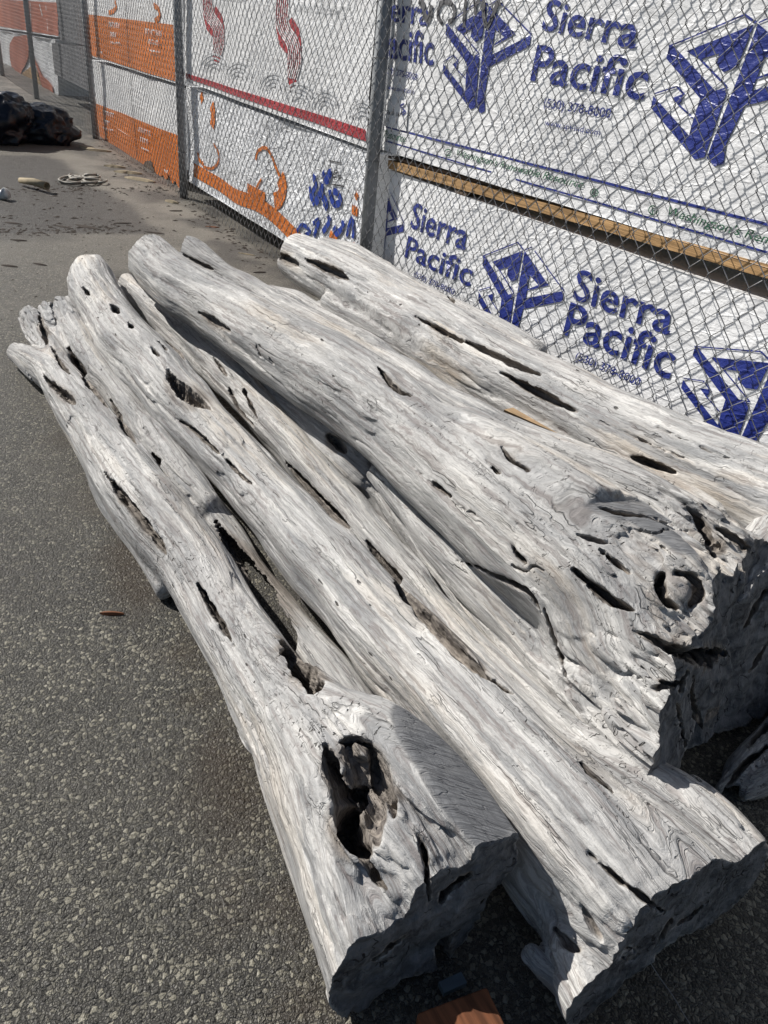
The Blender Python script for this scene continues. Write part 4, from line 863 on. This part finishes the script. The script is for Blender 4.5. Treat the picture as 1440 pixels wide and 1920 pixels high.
L3.carve([
 (.05, [(708, 688, 2), (722, 705, 6), (745, 730, 7), (770, 742, 3)]), (.03, [(940, 838, 3), (960, 862, 7), (990, 882, 5)]), (.02, [(912, 862, 3), (935, 886, 5)], .8), (.03, [(812, 905, 3), (828, 918, 5), (845, 932, 3)]),
 (.07, [(1075, 1068, 4), (1110, 1098, 8), (1150, 1128, 10), (1190, 1143, 3)]), (.03, [(1125, 1030, 2), (1150, 1050, 5), (1180, 1074, 2)]),
 (.09, [(1240, 1078, 6), (1238, 1100, 13), (1248, 1125, 12), (1268, 1140, 6)]), (.03, [(1268, 1075, 6), (1298, 1082, 10), (1308, 1115, 10), (1295, 1135, 6)]),
 (.06, [(1190, 1184, 3), (1230, 1200, 9), (1280, 1225, 14), (1330, 1245, 10)]), (.12, [(1300, 1225, 8), (1325, 1232, 18), (1360, 1225, 8)]),
 (.05, [(858, 1050, 2), (900, 1066, 5), (950, 1090, 7), (990, 1110, 6), (1015, 1150, 3)]), (.03, [(960, 1020, 2), (970, 1040, 6), (985, 1055, 3)]),
 (.03, [(1020, 1140, 3), (1032, 1180, 5), (1050, 1230, 4), (1060, 1270, 3)]), (.05, [(1225, 1290, 4), (1250, 1285, 8), (1275, 1278, 5)]),
 (.09, [(1302, 1270, 4), (1298, 1310, 10), (1308, 1360, 8), (1305, 1370, 3)]), (.04, [(1285, 1400, 3), (1276, 1350, 5), (1270, 1320, 3)]), (.05, [(1350, 1350, 5), (1358, 1356, 7), (1362, 1370, 4)]), (.04, [(1290, 1260, 4), (1280, 1280, 7), (1275, 1295, 4)]),
 (.05, [(1375, 1160, 4), (1400, 1125, 7), (1430, 1095, 5)]), (.05, [(1400, 1190, 7), (1420, 1180, 11), (1440, 1175, 8)]),
 (.05, [(1290, 955, 4), (1310, 975, 12), (1330, 1010, 14), (1340, 1040, 8)]), (.03, [(1340, 990, 3), (1370, 1005, 8), (1405, 1030, 6)]),
 (.02, [(1120, 950, 2), (1160, 962, 7), (1210, 968, 5), (1250, 985, 2)]), (.012, [(1080, 1000, 2), (1110, 1010, 6), (1150, 1020, 3)]), (.008, [(1180, 990, 1.5), (1230, 1000, 2.2), (1250, 992, 1.6), (1290, 996, 1.5)]),
 (.02, [(345, 478, 2), (375, 494, 5), (400, 505, 3)]), (.03, [(372, 585, 3), (400, 602, 9), (430, 620, 4)]), (.010, [(1020, 1070, 1.6), (1000, 1062, 1.6), (985, 1072, 1.6), (960, 1060, 1.6)]),
 (.012, [(480, 650, 2), (488, 668, 3)]), (.012, [(505, 672, 2), (512, 682, 3)]), (.008, [(770, 870, 1.5), (840, 935, 2), (900, 970, 1.5)]),
 ])
o3 = place(L3.mesh('driftwood_log', MW[2]), 'biggest log, lying on top of the pile, with a wide jagged flared butt', 'log', GL); del L3
# rear log by the fence
L4 = Log([
 ({'fz': 1.05}, [(532, 474, 36, .2), (580, 494, 46, .2), (640, 524, 52, .2), (700, 558, 55, .2), (770, 600, 59, .2), (840, 640, 63, .2), (910, 685, 67, .2), (980, 725, 71, .2), (1060, 765, 76, .2), (1140, 810, 81, .2), (1230, 855, 88, .2), (1330, 900, 96, .2), (1440, 945, 108, .2), (1560, 1000, 120, .2), (1700, 1075, 130, .2)]),
 ({'k': .02}, [(612, 462, 18, .3), (660, 480, 22, .3), (720, 512, 20, .32), (800, 555, 18, .33), (900, 608, 22, .33), (1000, 664, 26, .33)]),
 ({'k': .012}, [(620, 566, 22, .2), (700, 610, 26, .2), (800, 668, 30, .2), (900, 728, 34, .2), (1000, 785, 38, .2), (1100, 838, 40, .2), (1220, 890, 44, .2), (1350, 945, 50, .2)]),
 ], .0062, 4.0, (at(500, 482, .34), (-.80, .55, .1)))
L4.carve([
 (.05, [(514, 477, 3), (535, 484, 9), (558, 496, 5)]), (.06, [(572, 486, 3), (605, 500, 8), (632, 512, 8), (652, 523, 3)]), (.04, [(778, 593, 2), (820, 616, 5), (866, 640, 4)]), (.04, [(874, 640, 4), (920, 662, 7), (975, 688, 7), (1012, 702, 3)]),
 (.06, [(938, 698, 2), (985, 724, 7), (1040, 752, 8), (1082, 772, 2)]), (.05, [(1183, 857, 3), (1215, 868, 9), (1265, 886, 4)]), (.03, [(825, 548, 2), (842, 556, 4), (852, 566, 2)]),
 (.010, [(1080, 770, 1.2), (1180, 815, 1.5), (1300, 868, 1.2)]), (.010, [(1230, 800, 1.2), (1330, 845, 1.4), (1440, 890, 1.2)]), (.008, [(640, 520, 1), (760, 580, 1.2)]),
 ])
o4 = place(L4.mesh('driftwood_log', MW[3]), 'long straight pale log at the back of the pile, right against the chain link fence', 'log', GL); del L4
L5 = Log([
 ({'fz': 1.1}, [(495, 550, 17, .1), (545, 570, 26, .1), (610, 608, 28, .1), (680, 650, 30, .1), (750, 692, 32, .1), (830, 742, 34, .1), (910, 790, 36, .1), (1010, 845, 42, .1), (1120, 900, 50, .1)]),
 ({'k': .01}, [(600, 575, 12, .16), (680, 625, 13, .17), (760, 675, 14, .17), (850, 728, 16, .17), (950, 790, 18, .17)]),
 ], .006, 5.0, None)
L5.carve([(.04, [(600, 590, 3), (625, 605, 7), (650, 612, 3)]), (.03, [(700, 650, 2), (760, 690, 4), (800, 715, 2)])])
o5 = place(L5.mesh('driftwood_log', MW[3]), 'slim pale log squeezed between the biggest log and the straight rear log', 'log', GL); del L5
L6 = Log([
 ({'fz': 1.1}, [(400, 650, 24, .03), (460, 705, 30, .05), (520, 760, 36, .06), (590, 820, 42, .06), (660, 880, 44, .06), (730, 950, 44, 0), (800, 1020, 46, 0), (880, 1100, 50, 0), (960, 1180, 54, 0)]),
 ({'k': .01}, [(560, 745, 18, .1), (620, 800, 22, .11), (680, 850, 22, .12), (750, 905, 26, .12), (830, 985, 30, .12)]),
 ], .006, 6.0, None)
L6.carve([(.05, [(615, 815, 6), (630, 828, 12), (645, 845, 7)]), (.03, [(700, 900, 3), (740, 945, 6), (780, 985, 3)])])
o6 = place(L6.mesh('driftwood_log', MW[4]), 'brownish knotty log half buried between the second log and the biggest log', 'log', GL); del L6
L7 = Log([
 ({'fz': 1.0, 'k': .02}, [(1560, 1290, 60, 0), (1500, 1345, 46, 0), (1440, 1395, 34, 0), (1390, 1440, 24, 0), (1350, 1480, 13, 0)]),
 ({'k': .015}, [(1580, 1400, 50, 0), (1510, 1430, 42, 0), (1440, 1460, 26, 0), (1395, 1490, 13, 0)]),
 ], .006, 7.0, None)
L7.carve([(.04, [(1400, 1400, 4), (1440, 1360, 8)]), (.05, [(1360, 1480, 3), (1400, 1430, 5), (1440, 1400, 4)])])
o7 = place(L7.mesh('driftwood_root', MW[2]), 'dark shaded root stump sticking out under the right end of the biggest log', 'root', None); del L7

L8 = Log([
 ({'fz': 1.5, 'k': .03}, [(1620, 940, 100, .03), (1540, 1020, 110, .03), (1460, 1110, 115, .03), (1380, 1230, 110, .02), (1330, 1330, 100, .02)]),
 ({'fz': 1.3, 'k': .03}, [(1640, 1120, 110, 0), (1560, 1220, 110, 0), (1480, 1320, 100, 0), (1400, 1400, 90, 0)]),
 ], .007, 8.0, (at(1400, 1240, .2), (.52, -.80, .22)), cut_noise=.02, zones=[(at(1440, 1050, .4), .2, .012)])
L8.carve([(.05, [(1395, 1180, 4), (1415, 1140, 8), (1436, 1110, 5)]), (.05, [(1405, 1260, 4), (1425, 1230, 9), (1440, 1200, 5)])])
o8 = place(L8.mesh('driftwood_log', MW[2]), 'dark shaded log at the right edge, mostly hidden behind the butt of the biggest log', 'log', GL); del L8

# ------------------------------------------------------------------ small things on the ground
def box_obj(name, c, axx, size, mat, mats=None, taper=0.0, parent=None):
    ax = np.array(axx, float); ax /= np.linalg.norm(ax); up = np.array([0, 0, 1.0]); ay = np.cross(up, ax); ay /= np.linalg.norm(ay); up = np.cross(ax, ay)
    import bmesh
    bm = bmesh.new(); bmesh.ops.create_cube(bm, size=1); 
    bmesh.ops.bevel(bm, geom=bm.edges[:], offset=.02, segments=1, affect='EDGES')
    for v in bm.verts:
        p = np.array(v.co); k = 1-taper*(p[0]+.5); q = ax*p[0]*size[0]+ay*p[1]*size[1]*k+up*p[2]*size[2]*k; v.co = q
    me = bpy.data.meshes.new(name); bm.to_mesh(me); bm.free(); me.materials.append(mat)
    o = bpy.data.objects.new(name, me); COL.objects.link(o); o.location = c; return o
M_REDT = timber_material('stained_timber', (.22, .085, .04), .4)
M_PALE = plain_material('pale_blue_paint', (.12, .16, .19), .6)
a = at(862, 1918, .05)
tag(box_obj('timber_bearer', a+np.array([0.01, -.035, -.012]), (.9, .42, 0), (.125, .12, .08), M_REDT), 'reddish stained timber block on the asphalt under the sawn butt of the leftmost log', 'timber')
tag(box_obj('timber_bearer', at(1240, 1950, .04)+np.array([.02, -.03, -.01]), (.97, .22, 0), (.10, .08, .06), M_REDT), 'dark reddish timber block at the bottom edge below the sawn foot of the second log', 'timber')
tag(box_obj('painted_wood_scrap', at(850, 1838, .03)+np.array([0, 0, -.012]), (.9, .5, 0), (.045, .02, .012), M_PALE), 'small pale blue painted scrap beside the reddish timber block', 'wood scrap')
# pale wedge caught between the logs
wp = [bp(945, 768, 1, .34)[0], bp(962, 764, 1, .355)[0], bp(1052, 816, 1, .335)[0], bp(985, 800, 1, .30)[0]]
wp = [np.array(p) for p in wp]; dn = np.array([0, 0, -.05])
V = wp+[p+dn for p in wp]; F = [(0, 1, 2, 3), (7, 6, 5, 4), (0, 4, 5, 1), (1, 5, 6, 2), (2, 6, 7, 3), (3, 7, 4, 0)]
M_WEDGE = timber_material('fresh_wedge', (.62, .43, .25), .75)
tag(mesh_obj('wooden_wedge', V, F, M_WEDGE), 'fresh tan wooden wedge stuck between the biggest log and the rear log', 'wedge')
# thin wire by the foot of the second log
P = spline([at(1216, 1800, .04), at(1235, 1830, .02), at(1262, 1868, .012), at(1296, 1925, .006)], 6); V, F = tube(P, .0009, 5)
tag(mesh_obj('loose_wire', V, F, M_WIRE, None, True), 'thin bright wire trailing from under the sawn foot of the second log', 'wire')
def chip(px, py, L, w, ang, mat, label=None, name='bark_chip', cat='bark chip', group='bark chips scattered on the asphalt', h=.006):
    c = at(px, py, h*.6); n = 7; t = np.linspace(-1, 1, n); V = []; F = []
    for i, x in enumerate(t):
        ww = w*(1-.75*x*x)*(1+.25*random.uniform(-1, 1)); z = h*(1-.5*x*x)
        V += [(x*L/2, -ww/2, 0), (x*L/2, -ww*.2, z), (x*L/2, ww*.25, z*.9), (x*L/2, ww/2, 0)]
    for i in range(n-1):
        for k in range(4): F.append((i*4+k, i*4+(k+1) % 4, i*4+4+(k+1) % 4, i*4+4+k))
    F += [(0, 1, 2, 3), tuple(range(4*n-1, 4*n-5, -1))]
    o = mesh_obj(name, V, F, mat); o.location = (c[0], c[1], .001); o.rotation_euler = (0, 0, ang); return tag(o, label, cat, group)
chip(210, 1149, .062, .014, .12, M_CHIP, 'single red brown bark chip lying alone on the open asphalt left of the logs', h=.008)
chip(398, 425, .10, .03, .1, M_CHIP, 'red brown wood chip on the asphalt near the foot of the fence')
chip(462, 476, .12, .018, -.2, M_CARD, 'pale thin stick on the asphalt between the biggest log and the fence', 'pale_stick', 'stick', None)
chip(487, 510, .08, .03, .5, M_DIRT, 'small dark bark lump right beside the far end of the rear log')
DB = 'small dark bark chip '
for (x, y, L, t) in [(75, 495, .09, 'on open asphalt left of the second log tip'), (18, 498, .10, 'at the left edge of the picture above the leftmost log'), (230, 418, .12, 'on the near edge of the dark patch, toward the fence'), (120, 425, .15, 'in the middle of the near edge of the dark patch'),
        (165, 425, .2, 'longest of the row along the near edge of the dark patch'), (25, 418, .12, 'at the left end of the row on the dark patch'), (290, 436, .14, 'straight beyond the tip of the biggest log'), (35, 450, .1, 'on asphalt just nearer than the dark patch'), (150, 372, .05, 'just nearer than the strapping tangle'), (330, 395, .1, 'on pale ground near the foot of the fence')]:
    chip(x, y, L, L*.28, random.uniform(-.4, .6), M_DIRT, DB+t, 'dark_bark_chip')
PS = 'pale scrap '
for (x, y, L, t) in [(166, 277, .3, 'by the foot of the fence post nearest the trash bags'), (185, 281, .25, 'below the corner of the lower orange bundle'), (240, 322, .25, 'beside the torn hole of the orange bundle'), (215, 311, .2, 'halfway along the foot of the lower orange bundle'), (262, 335, .3, 'longest of those under the orange bundle'), (322, 377, .14, 'by the foot of the post between orange and red printed bundles')]:
    chip(x, y, L, L*.3, random.uniform(-.6, .2), M_CARD, PS+t, 'litter_scrap', 'litter', 'pale scraps along the foot of the fence', h=.02)
# torn paper roll and straps
def roll(p, q, r, mat, label):
    V, F = tube([p, (p+q)/2+np.array([0, 0, .01]), q], [r*.75, r, r*1.1], 12); th = None
    o = mesh_obj('paper_roll', V, F, mat, None, True); m = o.modifiers.new('thick', 'SOLIDIFY'); m.thickness = .006; return tag(o, label, 'paper roll')
roll(at(38, 338, .04), at(88, 349, .05), .028, M_CARD, 'crushed tan cardboard roll on the asphalt in front of the trash bags')
M_STRAPP = plain_material('pale_strapping', (.33, .31, .27), .6)
prt = []
for j in range(6):
    th = np.linspace(0, 2*PI*random.uniform(.6, 1), 16); cx, cy = random.uniform(105, 185), random.uniform(325, 351); rx, ry = random.uniform(10, 32), random.uniform(2, 7)
    prt.append(tube([at(cx+rx*math.cos(t), cy+ry*math.sin(t), .01+.015*abs(math.sin(t*1.5+j))) for t in th], .011, 4))
V, F = join(prt); tag(mesh_obj('strapping_tangle', V, F, M_STRAPP, None, True), 'tangle of pale torn strapping on the asphalt by the cardboard roll', 'strapping')
# clear plastic cup at the left edge
V, F = cyl(at(-6, 372, .0), at(12, 362, .05), .03, 14, .042); M_CUP = plain_material('clear_plastic', (.55, .58, .58), .25, .9)
tag(mesh_obj('plastic_cup', V, F, M_CUP, None, True), 'crushed clear plastic cup lying at the left edge of the asphalt', 'cup')
# trash bags
def bag(px, py, sx, sy, sz, seed, label):
    import bmesh
    bm = bmesh.new(); bmesh.ops.create_icosphere(bm, subdivisions=5, radius=1)
    P = np.array([v.co[:] for v in bm.verts]); n1 = perlin(P*1.6+seed); n2 = 1-np.abs(perlin(P*[3.6, 3.6, 2.4]+seed*2))*2.6; n3 = 1-np.abs(perlin(P*8+seed))*2.6
    R_ = 1+.26*n1+.08*n2+.025*n3; Q = P*R_[:, None]*[sx, sy, sz]; Q[:, 2] = np.maximum(Q[:, 2]+sz*.62, 0)
    for v, q in zip(bm.verts, Q): v.co = q
    me = bpy.data.meshes.new('trash_bag'); bm.to_mesh(me); bm.free(); me.materials.append(M_BAG); me.polygons.foreach_set('use_smooth', np.ones(len(me.polygons), bool))
    o = bpy.data.objects.new('trash_bag', me); COL.objects.link(o); c = at(px, py, 0); o.location = c; return tag(o, label, 'trash bag', 'black trash bags')
bag(70, 264, .40, .28, .21, 3.0, 'slumped black plastic trash bag, the right one, with shiny folds')
bag(-6, 264, .38, .34, .28, 8.0, 'taller black plastic trash bag cut by the left edge of the picture')
chip(118, 253, .5, .05, -.9, M_CARD, 'pale lath leaning out of the right trash bag', 'pale_lath', 'lath', None, h=.03)
# fine crumbs of bark: nobody could count them
cr_ = []
for k in range(900):
    if k < 450: x, y = random.gauss(130, 110), random.choice([random.gauss(356, 5), random.gauss(432, 5), random.uniform(350, 440)])
    elif k < 700: t = random.random(); x, y = 180+t*330+random.gauss(0, 16), 268+t*225+random.gauss(6, 8)
    else: x, y = random.uniform(0, 480), random.uniform(440, 640)
    if y < 265: continue
    c = at(x, y, 0); L = random.uniform(.006, .028)*(1 if k < 700 else .5); a_ = random.uniform(0, PI); dx, dy = L*math.cos(a_), L*math.sin(a_); z = L*.35
    V = np.array([[c[0]-dx, c[1]-dy, .001], [c[0]+dy*.3, c[1]-dx*.3, .001], [c[0]+dx, c[1]+dy, .001], [c[0]-dy*.3, c[1]+dx*.3, .001], [c[0], c[1], z]])
    cr_.append((V, np.array([[0, 1, 4], [1, 2, 4], [2, 3, 4], [3, 0, 4]])))
V, F = join(cr_); mc = mesh_obj('bark_litter', V, F, M_DIRT); tag(mc, 'fine dark bark crumbs strewn over the far asphalt', 'litter', None, 'stuff')
